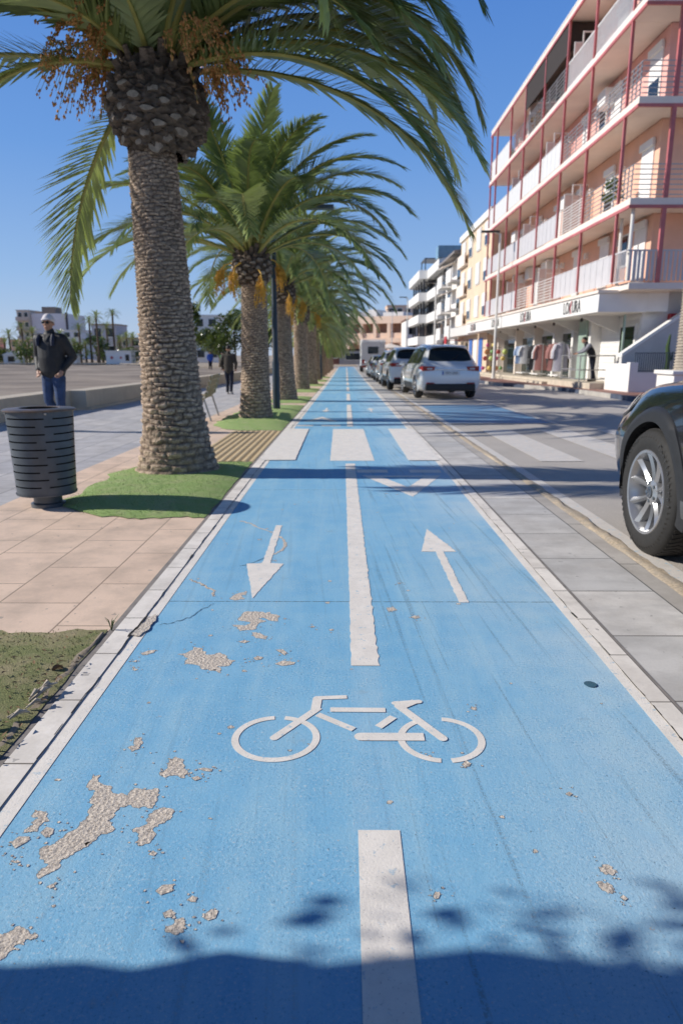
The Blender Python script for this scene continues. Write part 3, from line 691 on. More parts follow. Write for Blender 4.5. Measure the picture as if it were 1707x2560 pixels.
# ------------------------------------------------------------------ palms
def frond_mesh(seed, L=3.4, e0=50, droop=110, side=0., n=116, ll=.58, name='frond', start=.10, power=1.25):
    rr = random.Random(seed); mb = MB(); N = 36
    pts = [Vector((0,0,0))]; tans = []
    for i in range(N):
        t = (i+.5)/N
        th = R(e0-droop*t**power); ph = R(side*t*t)
        d = Vector((math.cos(th)*math.cos(ph), math.cos(th)*math.sin(ph), math.sin(th)))
        pts.append(pts[-1]+d*L/N); tans.append(d)
    tans.append(tans[-1])
    mb.tube([pts[i] for i in range(0, N+1, 2)], [.030*(1-.93*(i/N))+.002 for i in range(0, N+1, 2)], 5, 1)
    def samp(t):
        f = t*N; i = min(N-1, int(f)); k = f-i
        return pts[i].lerp(pts[i+1], k), tans[i].lerp(tans[min(N,i+1)], k).normalized()
    for j in range(n):
        t = start+(1-start)*((j+.5)/n)
        for sgn in (-1, 1):
            tt = min(.998, t+rr.uniform(-.004,.004)); p, T = samp(tt)
            S = T.cross(Vector((0,0,1)))
            S = S.normalized() if S.length > .05 else Vector((0,1,0))
            N2 = S.cross(T).normalized(); S = S*sgn
            prof = min(1., .25+2.4*(tt-start)) * (1. if tt < .55 else 1-.62*((tt-.55)/.45)**1.3)
            l = ll*prof*rr.uniform(.85,1.08)
            a = R(62-34*tt+rr.uniform(-6,6)); be = R(rr.uniform(8,34)-10*tt)
            d = (T*math.cos(a)+(S*math.cos(be)+N2*math.sin(be))*math.sin(a)).normalized()
            wv = d.cross(N2); wv = wv.normalized() if wv.length > .01 else T
            wv = (wv*math.cos(.5*sgn)+d.cross(wv)*math.sin(.5*sgn)); wd = .0150*(.7+.5*prof)
            g1 = Vector((0,0,-1))*l
            bend = rr.uniform(.04,.16)
            q = [p, p+d*l*.33+g1*bend*.10, p+d*l*.7+g1*bend*.5, p+d*l+g1*bend]
            w4 = [wd*.55, wd, wd*.72]
            vs = []
            for k in range(3): vs += [q[k]-wv*w4[k], q[k]+wv*w4[k]]
            vs.append(q[3]); mb.add(vs, [(0,1,3,2),(2,3,5,4),(4,5,6)], 0)
    return mb.mesh(name, [LEAF, PALMPETI], 0)

def palm_trunk_mesh(H, r0, r1, lean=(0,0), seed=1, name='trunk'):
    """tapered trunk with rows of overlapping leaf scars; ridge colour in an attribute"""
    rr = random.Random(seed); vs = []; col = []
    rows = []; z = 0
    while z < H:
        h = .072-.040*min(1, z/(H*.55)); rows.append((z, min(H, z+h))); z += h
    NU = 170; k = 5; rings = 0
    for ri, (z0, z1) in enumerate(rows):
        npl = 14 if z0 < H*.35 else 19
        rnd = [rr.uniform(.45,1.25) for _ in range(npl+1)]; ofs = [rr.uniform(-.32,.32) for _ in range(npl+1)]
        for j in range(k):
            v = j/k; zz = z0+(z1-z0)*v; t = zz/H
            rad = r1+(r0-r1)*math.exp(-zz/.34)*.62+(r0-r1)*.38*(1-t)
            cx, cy = lean[0]*t, lean[1]*t
            for u in range(NU):
                a = 2*PI*u/NU; pu = (u/NU*npl+.5*(ri % 2)+.16*math.sin(zz*7+a*3+ri)+.10*math.sin(a*7+ri*2.1)) % npl
                fu = pu % 1.; cell = int(pu)
                edge = min(fu, 1-fu)*2; vv = v+ofs[cell]*.5
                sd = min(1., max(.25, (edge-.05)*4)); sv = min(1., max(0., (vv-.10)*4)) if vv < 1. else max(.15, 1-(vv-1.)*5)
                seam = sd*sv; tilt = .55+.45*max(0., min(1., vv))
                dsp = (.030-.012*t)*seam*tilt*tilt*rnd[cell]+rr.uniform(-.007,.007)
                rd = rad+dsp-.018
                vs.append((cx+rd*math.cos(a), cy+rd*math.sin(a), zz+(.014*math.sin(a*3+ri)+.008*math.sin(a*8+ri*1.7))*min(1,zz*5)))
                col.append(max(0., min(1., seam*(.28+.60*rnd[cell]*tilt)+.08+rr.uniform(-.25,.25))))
            rings += 1
    fs = []
    for i in range(rings-1):
        for u in range(NU):
            u2 = (u+1) % NU; fs.append((i*NU+u, i*NU+u2, (i+1)*NU+u2, (i+1)*NU+u))
    me = bpy.data.meshes.new(name); me.from_pydata(vs, [], fs); me.materials.append(BARK)
    at = me.color_attributes.new('ridge', 'FLOAT_COLOR', 'POINT')
    at.data.foreach_set('color', [c for x in col for c in (x,x,x,1)])
    me.polygons.foreach_set('use_smooth', [True]*len(me.polygons)); me.update()
    return me

def boot_mesh(R0, R1, H, seed=1, name='leaf_base_bulge'):
    """pineapple-like bulge of cut leaf stalks below the crown"""
    rr = random.Random(seed); mb = MB()
    prof = lambda t: R0+(R1-R0)*math.sin(min(1., t*2.0)*PI/2)**.8 if t < .5 else R1*(1-.30*((t-.5)/.5)**1.6)
    NU, NV = 64, 40; vs = []; col = []
    for j in range(NV+1):
        t = j/NV
        for u in range(NU):
            a = 2*PI*u/NU; d = rr.uniform(-.035,.02); r = prof(t)+d
            vs.append((r*math.cos(a), r*math.sin(a), t*H+rr.uniform(-.02,.02))); col.append(min(1, max(0, .35+d*12)))
    fs = [(i*NU+u, i*NU+(u+1)%NU, (i+1)*NU+(u+1)%NU, (i+1)*NU+u) for i in range(NV) for u in range(NU)]
    fs.append(tuple(NV*NU+u for u in range(NU)))
    mb.add(vs, fs, 0)
    ns = 104
    for k in range(ns):
        t = (k+.5)/ns; a = k*2.39996; r = prof(t)-.03
        out = Vector((math.cos(a), math.sin(a), 0)); up = R(-4+74*t*t)
        d = out*math.cos(up)+Vector((0,0,1))*math.sin(up); s_ = Vector((-math.sin(a), math.cos(a), 0)); n_ = d.cross(s_)
        l = .028+.02*t+.34*max(0, t-.72)+rr.uniform(0,.03); wd = (.070-.026*t)*rr.uniform(.55,1.2); hg = (.040-.012*t)*rr.uniform(.7,1.25)
        p = out*r+Vector((0,0,t*H)); v2 = []
        m_ = 9; jit = [rr.uniform(.62,1.22) for _ in range(m_)]
        for q, sc in ((0,1.25),(l,1.0)):
            for z in range(m_):
                an = 2*PI*z/m_; v2.append(p+d*q+(s_*math.cos(an)*wd+n_*math.sin(an)*hg)*sc*jit[z])
        b0 = len(mb.v)
        mb.add(v2, [(z,(z+1)%m_,m_+(z+1)%m_,m_+z) for z in range(m_)], 0)
        # cut face: mostly pale on the older, lower stubs
        c0 = p+d*(l+.006)
        mb.add(v2[m_:]+[c0], [(z,(z+1)%m_,m_) for z in range(m_)], 1 if (t < .66 and rr.random() < .8) else 0)
        col += [.5]*m_+[.7]*m_+[.3]*(m_+1)
    me = mb.mesh(name, [BOOT, STUB], 40)
    at = me.color_attributes.new('ridge', 'FLOAT_COLOR', 'POINT')
    at.data.foreach_set('color', [c for x in col for c in (x,x,x,1)])
    return me

def date_cluster_mesh(seed, L=1.0, mats=None, n=34, name='fruit_cluster', spread=.42):
    """arched stalk ending in a broom of thin strands set with small dates"""
    rr = random.Random(seed); mb = MB()
    st = [Vector((0,0,0)), Vector((.3*L,0,.10)), Vector((.58*L,0,.10)), Vector((.78*L,0,.0))]
    mb.tube(st, [.018,.016,.012,.008], 5, 0)
    for k in range(n):
        p = st[2].lerp(st[3], rr.random()); a = rr.uniform(0,6.28); sp = rr.uniform(.3,1)*spread*L; dr = rr.uniform(.25,.75)*L
        e = p+Vector((math.cos(a)*sp+.12, math.sin(a)*sp, -dr)); m_ = p.lerp(e, .5)+Vector((math.cos(a)*sp*.3, math.sin(a)*sp*.3, dr*.22))
        path = [p, p.lerp(m_, .6), m_, m_.lerp(e, .5), e]
        mb.tube(path, [.004,.004,.0035,.003,.002], 3, 0, False)
        for q in range(16):
            t = .3+.7*rr.random(); i = min(3, int(t*4)); c = path[i].lerp(path[i+1], t*4-i)
            s_ = rr.uniform(.008,.013); c = c+Vector((rr.uniform(-.02,.02),rr.uniform(-.02,.02),-.008))
            mb.add([c+Vector(v)*s_ for v in ((1,0,0),(-1,0,0),(0,1,0),(0,-1,0),(0,0,1.7),(0,0,-1.7))], [(0,2,4),(2,1,4),(1,3,4),(3,0,4),(2,0,5),(1,2,5),(3,1,5),(0,3,5)], 1)
    return mb.mesh(name, mats or [PALMPETI, DATES], 0)

# shared fronds: (start elevation, droop, length)
CLS = [(84,58,2.7),(74,76,3.1),(64,90,3.3),(54,98,3.4),(42,98,3.4),(28,90,3.3),(12,78,3.1),(-8,64,2.8),(-26,50,2.5)]
FR = [[frond_mesh(100+i*10+k, L*(1+.05*k), e, d, (-14,10,24)[k]) for k in range(3)] for i, (e,d,L) in enumerate(CLS)]
CL_ORANGE = [date_cluster_mesh(k, .62+.10*k, n=30) for k in range(3)]
CL_YELLOW = [date_cluster_mesh(k+9, .7, [YELLOWD, YELLOWD], 30, spread=.16) for k in range(2)]

def palm(loc, H, trunk, boot, boot_h, label, seed, scale=1., nf=52, custom=(), clusters=(), skip=None, group='date palms in a row along the cycle path', low=-30):
    rr = random.Random(seed)
    t = thing('palm_tree', label, 'palm tree', (loc[0], loc[1], gz(loc[1])), rr.uniform(0,6.28) if not custom else 0, group)
    place(trunk, 'trunk', t)
    place(boot, 'leaf_base_bulge', t, (0,0,H-.03))
    zc = H+boot_h-.1; a = rr.uniform(0,6.28)
    for k in range(nf):
        ci = min(8, int(9*((k+.5)/nf)**.95)); a += 2.39996
        az = a+rr.uniform(-.15,.15)
        if CLS[ci][0] < low: continue
        if skip and skip(az % (2*PI), ci): continue
        rad = .10+.02*ci; s_ = scale*rr.uniform(.9,1.08)
        place(rr.choice(FR[ci]), 'frond', t, (rad*math.cos(az), rad*math.sin(az), zc-.035*ci+.12), (rr.uniform(-.08,.08), rr.uniform(-.06,.06), az), (s_,s_,s_))
    for (az, e0, dr, L, sd, pw) in custom:
        az = R(az); place(frond_mesh(int(az*1000)+int(L*77), L, e0, dr, sd, 112, .62, power=pw), 'frond', t, (.16*math.cos(az), .16*math.sin(az), zc+.0), (0,0,az))
    for (az, me, z, tilt) in clusters:
        az = R(az); place(me, 'fruit_cluster', t, (.15*math.cos(az), .15*math.sin(az), zc+z), (0,R(tilt),az))
    return t

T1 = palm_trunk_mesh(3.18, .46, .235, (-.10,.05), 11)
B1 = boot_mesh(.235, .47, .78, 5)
def skip1(az, ci):
    d = math.degrees(az)
    if ci >= 9: return False
    return ci >= (1 if 20 < d < 260 else 3)                       # lower fronds towards the viewer are set by hand below
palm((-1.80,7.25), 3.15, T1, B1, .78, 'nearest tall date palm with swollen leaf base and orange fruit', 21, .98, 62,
     custom=[(-16,62,128,3.6,-6,1.2),(2,44,118,3.6,-5,1.3),(-26,34,96,3.1,-6,1.25),(16,30,96,3.5,6,1.3),(-46,66,150,3.0,6,1.1),(-32,72,140,3.0,-5,1.2),(22,58,125,3.6,4,1.2),(-12,18,80,3.3,-5,1.25),(-24,8,68,3.1,5,1.2),(3,8,74,3.4,-4,1.25),(172,62,104,2.2,4,1.2),(198,68,112,2.4,-5,1.2),(224,52,74,1.9,4,1.2),(208,36,66,1.9,-4,1.2),(240,60,84,1.7,5,1.2),(-40,60,120,2.6,-5,1.2),(-2,36,104,3.3,5,1.25),(-34,36,92,2.5,5,1.2),(-22,48,112,3.2,-6,1.2),(10,50,116,3.5,4,1.2),(-58,60,100,2.0,6,1.2),
             (-70,66,90,1.7,8,1.2),(-110,64,85,1.6,-6,1.2),(-82,56,80,1.5,5,1.2),(-92,40,60,1.3,0,1.2),(-60,50,70,1.5,0,1.2),(-125,50,75,1.6,0,1.2),
             (178,14,40,3.3,-6,1.3),(200,14,100,2.7,0,1.0),(158,-34,52,2.4,4,.9),(205,62,70,3.0,0,1.3),(196,44,84,2.3,4,1.2),(184,56,100,2.4,-4,1.2),(216,58,84,2.1,4,1.2),(232,34,60,1.4,0,1.2),(-30,54,116,2.8,5,1.2),(-12,50,110,3.2,-4,1.2),(-20,74,130,3.2,6,1.1),(8,66,124,3.4,-5,1.2),(-52,50,96,2.2,-5,1.2),(-6,28,90,3.2,4,1.25),],
     clusters=[(192,CL_ORANGE[2],.02,-14),(215,CL_ORANGE[1],.12,-20),(170,CL_ORANGE[0],.0,-6),(240,CL_ORANGE[0],.25,-30),(-15,CL_ORANGE[1],-.05,-8),(-45,CL_ORANGE[2],.05,-16),(10,CL_ORANGE[0],.12,-16),(150,CL_ORANGE[1],.2,-20)], skip=skip1)
T2 = palm_trunk_mesh(2.62, .36, .25, (.03,.0), 12)
T3 = palm_trunk_mesh(2.75, .42, .27, (-.05,.06), 13)
B2 = boot_mesh(.25, .37, .62, 6); B3 = boot_mesh(.27, .36, .6, 8)
def clY(k): return [(-70+40*k,CL_YELLOW[0],-.28,30),(-120+25*k,CL_YELLOW[1],-.2,25),(160,CL_YELLOW[0],-.2,10),(40,CL_YELLOW[1],-.1,10)]
palm((-1.80,13.75), 2.62, T2, B2, .62, 'second date palm of the row with hanging yellow fruit stalks', 31, .94, 76, clusters=clY(0), low=20)
palm((-1.79,20.2), 2.75, T3, B3, .6, 'third date palm of the row, behind the dark lamp post', 32, .94, 76, clusters=clY(1), low=20)
palm((-1.75,27.3), 2.62, T2, B3, .6, 'fourth date palm of the row', 33, .94, 72, clusters=clY(2), low=20)
palm((-1.71,32.9), 2.75, T3, B2, .62, 'fifth date palm of the row', 34, .94, 64, low=20)
def skip0(az, ci):
    d = math.degrees(az); return 10 < d < 170
palm((-1.85,-2.2), 3.15, T1, B1, .78, 'date palm just behind the camera at the start of the row', 35, 1.0, 40, skip=skip0)

# farther palms: whole crowns in one mesh
def crown_mesh(seed, nf=40, scale=1., n=34, name='crown', Ls=3.3, ll=.55, lo=8):
    rr = random.Random(seed); big = MB(); a = 0; out_v = []; out_f = []; out_m = []
    for k in range(nf):
        ci = min(lo, int((lo+1)*(k+.5)/nf)); e, d, L = CLS[ci]; a += 2.39996
        me = frond_mesh(seed*50+k, L*scale, e, d, rr.uniform(-15,15), n, ll*scale, 'tmp'); M = Matrix.Rotation(a+rr.uniform(-.2,.2), 4, 'Z')
        b0 = len(out_v); out_v += [tuple(M @ v.co) for v in me.vertices]
        for p in me.polygons: out_f.append(tuple(i+b0 for i in p.vertices)); out_m.append(p.material_index)
        bpy.data.meshes.remove(me)
    big.v, big.f, big.m = out_v, out_f, out_m
    return big.mesh(name, [LEAF, PALMPETI], 0)
CR = [crown_mesh(61, 64, n=48), crown_mesh(62, 60, n=48)]
ORD = ('sixth','seventh','eighth','ninth','tenth','eleventh','twelfth')
for i, y in enumerate((39.4,46.,52.5,59.,66.,73.,80.)):
    t = thing('palm_tree', ORD[i]+' date palm of the row, far down the cycle path', 'palm tree', (-1.75,y,gz(y)), i*1.3, 'date palms in a row along the cycle path')
    place((T2,T3)[i%2], 'trunk', t); place((B2,B3)[i%2], 'leaf_base_bulge', t, (0,0,2.6)); place(CR[i%2], 'crown', t, (0,0,3.15))

# ------------------------------------------------------------------ litter bin
def litter_bin():
    t = thing('litter_bin', 'dark grey slotted metal litter bin on a short post beside the turf', 'litter bin', (-2.50,5.60,0))
    NU = 72; r = lambda z: .232+.028*(z-.12)/.70
    mb = MB(); z0, z1 = .125, .80; nb = 11; bh = (z1-z0)/nb; sl = .011
    def q(u0, u1, za, zb):
        vs = []; k = max(1, u1-u0)
        for u in range(u0, u1+1):
            a = 2*PI*u/NU+.25
            vs += [(r(za)*math.cos(a), r(za)*math.sin(a), za), (r(zb)*math.cos(a), r(zb)*math.sin(a), zb)]
        mb.add(vs, [(2*i,2*i+2,2*i+3,2*i+1) for i in range(k)])
    for bnd in range(nb):
        za = z0+bnd*bh; q(0, NU, za+sl, za+bh) if bnd else q(0, NU, za, za+bh)
        if bnd:
            st = 12 if bnd % 2 else 18
            for k in range(0, NU, 18): q(k+(0 if bnd % 2 else 3), k+3+(0 if bnd % 2 else 3), za, za+sl)
    mb.build('drum', CHARCOAL, t, 25)
    b = MB(); b.lathe([(.20,.13),(.215,.135),(.215,.75),(.20,.75)], 40, caps=False); b.build('inner_liner', DARK, t)
    b = MB(); b.lathe([(.150,.812),(.158,.818),(.272,.812),(.281,.806),(.281,.798),(.255,.795),(.150,.800)], 56, caps=False)
    b.build('rim', mat('weathered_bin_rim', (.10,.09,.085), .4, .3, var=.5, vs=7, col2=(.22,.14,.09)), t)
    b = MB(); b.lathe([(.236,.119),(.239,.127),(.239,.121),(.236,.113)], 56, caps=True); b.build('floor_plate', CHARCOAL, t)
    b = MB(); b.lathe([(.135,.0),(.135,.03),(.112,.04),(.112,.118)], 32); b.build('post', CHARCOAL, t)
    for a in (-1.0, .6, 2.2, 3.8):
        b = MB(); b.lathe([(.0,.0),(.010,.0),(.010,.006),(.0,.009)], 10, Matrix.Rotation(a, 4, 'Z') @ Matrix.Translation((r(.785)+.0,0,.785)) @ Matrix.Rotation(PI/2, 4, 'Y'))
        b.build('bolt', GREYSTEEL, t)
litter_bin()

# ------------------------------------------------------------------ bench behind the nearest palm
def bench():
    t = thing('park_bench', 'slatted wooden bench half hidden behind the nearest palm trunk', 'bench', (-3.05,14.2,gz(14.2)), R(-90+4))
    for k in range(4):
        b = MB(); b.obox((0,-.18+.115*k,.44), (1.7,.095,.03)); b.build('seat_slat', BRONZE, t, bevel=.006)
    for k in range(4):
        z = .53+.105*k; b = MB(); b.obox((0,.27+.035*k,z), (1.7,.025,.09)); b.build('backrest_slat', BRONZE, t, bevel=.006)
    for s_ in (-1, 1):
        x = .66*s_
        b = MB(); b.tube([(x,-.22,0),(x,-.17,.42),(x,.20,.42),(x,.28,.52),(x,.39,.90)], .018, 8); b.build('frame', GREYSTEEL, t)
        b = MB(); b.tube([(x,.34,0),(x,.22,.42)], .018, 8); b.build('leg', GREYSTEEL, t)
bench()

# ------------------------------------------------------------------ lamp posts
def dark_post(x, y, H, label):
    t = thing('lamp_post', label, 'lamp post', (x,y,gz(y)))
    b = MB(); b.lathe([(.10,0),(.10,.04),(.085,.05),(.085,1.1),(.066,1.2),(.055,H)], 20); b.build('pole', mat('dark_blue_grey_post', (.035,.05,.065), .4, .2, var=.2), t)
    b = MB(); b.tube([(0,0,H-.1),(.35,0,H+.12),(.9,0,H+.15)], .03, 8); b.build('arm', CHARCOAL, t)
    b = MB(); b.obox((1.05,0,H+.15), (.6,.22,.09)); b.build('lamp_head', CHARCOAL, t, bevel=.02)
dark_post(-1.62, 16.1, 4.3, 'dark blue grey lamp post between the second and third palm')
dark_post(-1.55, 43.0, 4.3, 'dark lamp post farther down the row of palms')
def white_post(x, y, H, label, two=False):
    t = thing('street_lamp', label, 'street lamp', (x,y,gz(y)+.12), 0, 'white street lamps on the shop side')
    b = MB(); b.lathe([(.16,0),(.16,.02),(.10,.03),(.10,.9),(.085,1.0),(.06,H)], 18); b.build('pole', LAMPW, t)
    b = MB(); b.tube([(0,0,H-.05),(-.4,0,H+.1)], .03, 8); b.build('arm', LAMPW, t)
    b = MB(); b.obox((-.55,0,H+.1), (1.0,.34,.10)); b.build('lamp_head', BLACKPL, t, bevel=.03)
white_post(8.55, 40.5, 7.9, 'tall white street lamp in front of the toy display')
white_post(8.0, 64, 7.6, 'white street lamp in front of the modern white building')
white_post(7.9, 92, 8.6, 'white street lamp near the peach building at the street end')
white_post(7.9, 122, 9.0, 'farthest white street lamp, right of the motorhome roof')

# ------------------------------------------------------------------ beach side
b = MB(); b.bank(-6.75, -6.25, 16.6, 95, -.1, .46); b.bank(-6.27,-6.15,16.6,95,-.1,.06,0)
struct('seat_wall', b, CONC, 'low pale concrete seat wall between promenade and beach', 'wall')
b = MB(); b.add([(-6.9,-2,0),(-6.42,-2,0),(-6.62,16.58,-.09),(-7.1,16.58,-.09),(-6.9,-2,.47),(-6.42,-2,.47),(-6.62,16.58,.38),(-7.1,16.58,.38)], [(0,3,2,1),(4,5,6,7),(0,1,5,4),(1,2,6,5),(2,3,7,6),(3,0,4,7)])
struct('seat_wall', b, CONC, 'near stretch of seat wall set slightly back, behind the litter bin', 'wall')
rs = random.Random(4)
b = MB(); b.strip(-200, -6.7, -10, 122, .03, 0, 1.5, 70, lambda x,y: .05*math.sin(x*.7+.3*y)+.05*math.sin(y*.9+x*.2)+rs.uniform(-.06,.06))
struct('beach', b, SAND, 'grey brown raked sand beach beyond the seat wall', 'beach', 80)
b = MB(); b.add([(-260,113,-.52),(-38,113,-.52),(-24,96,-.44),(-24,97.5,-.44),(-38,116,-.44),(-260,116,-.44)], [(0,1,4,5),(1,2,3,4)]); struct('sea', b, SEA, 'thin strip of blue grey water behind the beach', 'sea')
b = MB(); b.prism([(-300,115.6),(-38,115.6),(-24,97),(-20,84),(-6.9,80),(-6.9,500),(-300,500)], -2, -.38); struct('far_shore', b, EARTH, 'far shore under the town palms', 'shore')


SZ = -.38
def house(name, label, X0, X1, D, Z, depth, m, win=None, roof=None, cat='building', floors=3, cols=3, shade=True, bal=False):
    t = thing(name, label, cat, ((X0+X1)/2, D, SZ)); w2 = (X1-X0)/2; H = Z-SZ
    b = MB(); b.box((-w2,0,0),(w2,depth,H)); b.build('wall', m, t)
    b = MB(); b.box((-w2-.15,-.15,H),(w2+.15,depth+.15,H+.25)); b.build('roof', roof or m, t)
    fh = H/floors; cw = 2*w2/cols
    for f in range(floors):
        for c in range(cols):
            x = -w2+cw*(c+.5); wd = cw*.28
            fr = MB(); fr.box((x-wd-.08,-.06,f*fh+fh*.30),(x+wd+.08,-.002,f*fh+fh*.86)); fo = fr.build('window', WHITE, t)
            pn = MB(); pn.box((x-wd,-.09,f*fh+fh*.34),(x+wd,-.061,f*fh+fh*.82)); pn.build('pane', DARKGLASS, fo)
            if bal and f:
                bb = MB(); bb.box((x-cw*.46,-1.2,f*fh-.1),(x+cw*.46,-.0,f*fh+.05)); bb.box((x-cw*.46,-1.22,f*fh+.051),(x+cw*.46,-1.14,f*fh+.95)); bb.build('balcony', m, t)
    return t
WSHADE = mat('white_gable_render', (.74,.72,.72), .8, var=.06, vs=.5)
house('apartment_building', 'tall white apartment block across the beach, behind the man in the white cap', -93,-89.5, 200, 12.9, 12, mat('cream_render', (.62,.55,.46), .8), floors=5, cols=2, bal=True)
t = thing('apartment_building', 'broad white windowless block with a roof tank across the beach', 'building', (-84.3,201,SZ))
b = MB(); b.box((-5.1,0,0),(5.0,14,12.6)); b.build('wall', WSHADE, t); b = MB(); b.box((-3.2,3,12.6),(.6,8,14.6)); b.build('roof_tank_room', mat('brown_render', (.26,.2,.16), .8), t); b = MB(); b.box((4.7,-.3,3.),(5.3,-.02,12.9)); b.build('drain_strip', mat('dark_strip', (.1,.09,.09), .7), t)
house('apartment_building', 'orange and cream house front below the broad white block', -90,-80, 188, 4.6, 6, ORANGE, floors=2, cols=4)
house('apartment_building', 'low white windowed block right of the broad white block', -77,-69.5, 185, 7.0, 9, WSHADE, floors=3, cols=3)
house('house', 'pale house with brown pitched look roof among the town palms', -57,-51.5, 158, 7.4, 8, mat('pale_house_render', (.55,.54,.58), .8), roof=mat('tan_roof', (.42,.3,.2), .8), floors=2, cols=2)
house('house', 'tan low building beside the trunk of the nearest palm', -50,-41, 156, 4.4, 8, mat('tan_render', (.5,.38,.28), .8), floors=2, cols=4)
house('house', 'pinkish low building at the far left edge across the beach', -104,-96, 190, 5.2, 8, ROSE, floors=2, cols=3)
house('apartment_building', 'white building showing between the first two palm trunks', -27,-22.5, 125, 7.6, 8, WHITE, floors=3, cols=2)
# lifeguard hut with red crosses
t = thing('beach_hut', 'white first aid hut with red crosses at the back of the beach', 'hut', (-37.2,114.5,SZ-.1))
b = MB(); b.box((-2.1,0,0),(2.0,2.4,2.0)); b.build('wall', WHITE, t); b = MB(); b.box((-2.25,-.15,2.0),(2.15,2.55,2.14)); b.build('roof', WHITE, t)
for x, s_ in ((-1.15,.26),(.35,.20)):
    b = MB(); b.box((x-s_,-.03,1.0-s_*.35),(x+s_,-.004,1.0+s_*.35)); b.box((x-s_*.35,-.034,1.0-s_),(x+s_*.35,-.0305,1.0+s_)); b.build('red_cross', REDSIGN, t)
b = MB(); b.box((1.1,-.05,.5),(1.7,-.004,1.5)); b.build('window', DARKGLASS, t)
# town palms, copies of one small crown and trunk
SCR = [crown_mesh(71, 26, .62, 22, Ls=2.2, ll=.6, lo=8), crown_mesh(72, 24, .55, 22, ll=.6, lo=7)]
b = MB(); b.tube([(0,0,-.2),(.03,0,1.5),(0,.02,3),(0,0,4.6)], [.24,.18,.16,.17], 9); STR = b.mesh('trunk', [BARKB])
tp = [(25,126,4.6),(42,122,3.0),(58,128,6.0),(72,124,3.4),(84,130,5.2),(100,125,3.2),(118,128,3.4),(134,124,3.0),(152,126,4.6),(168,126,3.3),(186,130,3.2),(201,122,5.6),(214,128,3.0),(228,122,6.8),(246,120,7.4),(256,124,3.4),(270,128,6.0),(287,122,8.0),(300,126,3.6),(318,130,4.4),(333,124,4.0),(12,128,3.4)]
words = ['tall','short','slim','broad']
for i, (px, D, H) in enumerate(tp):
    t = thing('palm_tree', 'town palm across the beach, among the far houses', 'palm tree', ((px-865)/1707*D*.974, D, SZ), i*1.7, 'town palms across the beach')
    place(STR, 'trunk', t, (0,0,0), (0,0,i), (1,1,H/4.6)); place(SCR[i%2], 'crown', t, (0,0,H+.02), (0,0,i*2.1), (.95,.95,.95))
def leafy(name, label, loc, H, Rr, seed, cat='tree', m=LEAFB, n=2200, z0=.35, ls=.16, group=None, tr=.14, nc=22):
    rr = random.Random(seed); t = thing(name, label, cat, loc, 0, group); tk = MB()
    tk.tube([(0,0,-.1),(.05,0,H*.25),(0,.05,H*.55)], [tr,tr*.75,tr*.45], 8)
    cl = MB(); cen = []
    for k in range(nc):
        a = rr.uniform(0,6.28); q = Rr*math.sqrt(rr.random())*.85; z = H*(z0+(1-z0)*rr.uniform(.08,.95)); q *= 1.15-abs((z/H-z0)/(1-z0)-.45)
        cen.append((q*math.cos(a), q*math.sin(a), z, Rr*rr.uniform(.24,.46)))
        if k < 9: tk.tube([(0,.03,H*.35),(cen[-1][0]*.5,cen[-1][1]*.5,(H*.4+z)/2),cen[-1][:3]], [tr*.4,tr*.25,.02], 5)
    tk.build('trunk', BARKB, t)
    for k in range(n):
        c = rr.choice(cen); v = Vector((rr.gauss(0,1),rr.gauss(0,1),rr.gauss(0,.8))).normalized()*c[3]*rr.uniform(.45 if nc > 22 else .55,1.1); p = Vector(c[:3])+v
        d = Vector((rr.gauss(0,1),rr.gauss(0,1),rr.gauss(-.2,.7))).normalized(); s_ = d.cross(Vector((rr.random(),rr.random(),rr.random()))).normalized(); l = ls*rr.uniform(.6,1.3)
        cl.add([p-d*l*.5, p+s_*l*.3, p+d*l*.6, p-s_*l*.3], [(0,1,2,3)])
    if nc > 22:  # opaque core inside the added bush, so the shadow it casts is solid
        def hv(u, v):
            k = 1+.05*math.sin(7*u+5*v)+.035*math.sin(17*u-9*v)+.02*math.sin(29*v+3*u); sg = lambda x, p: math.copysign(abs(x)**p, x)
            return (1.5*k*sg(math.cos(u),.8)*math.sin(v)**.7, 2.22*k*sg(math.sin(u),.6)*math.sin(v)**.4, 2.25+1.75*k*sg(math.cos(v),.6))
        NU, NV = 90, 60; q = [hv(2*PI*i/NU, .02+(PI-.04)*j/NV) for j in range(NV+1) for i in range(NU)]
        cl.add(q, [(j*NU+i, (j+1)*NU+i, (j+1)*NU+(i+1)%NU, j*NU+(i+1)%NU) for j in range(NV) for i in range(NU)])
    cl.build('crown', m, t, 0)
    return t
leafy('added_shade_shrub', 'unseen rounded leafy bush added beside the near turf to shade the start of the path', (-2.85,-1.02,0), 4.1, 2.08, 12, 'added_shade_shrub', LEAFB, 80000, .05, .075, nc=80)  # unseen bush, added only to throw shade across the near end of the path
leafy('broadleaf_tree', 'tall dark tree just right of the nearest palm trunk, across the beach', (-20.5,92,SZ), 7.8, 2.0, 1, n=2600, ls=.34)
leafy('broadleaf_tree', 'rounded green tree in front of the white building between the trunks', (-17.2,88,SZ), 4.6, 1.9, 2, n=2000, ls=.32)
leafy('broadleaf_tree', 'bushy green tree beyond the bench, left of the second palm', (-13.6,86,SZ), 6.6, 2.3, 3, n=2600, ls=.34)
leafy('broadleaf_tree', 'low spreading tree behind the walking man', (-15.2,84,SZ), 3.6, 2.0, 4, n=1800, ls=.30)
leafy('broadleaf_tree', 'dense tree half hidden behind the second palm trunk', (-10.4,90,SZ), 6.8, 2.4, 5, n=2600, ls=.34)
leafy('bush', 'dark bush at the back of the beach near the first aid hut', (-31,114,SZ), 3.2, 2.4, 6, 'bush', n=1600, ls=.32)
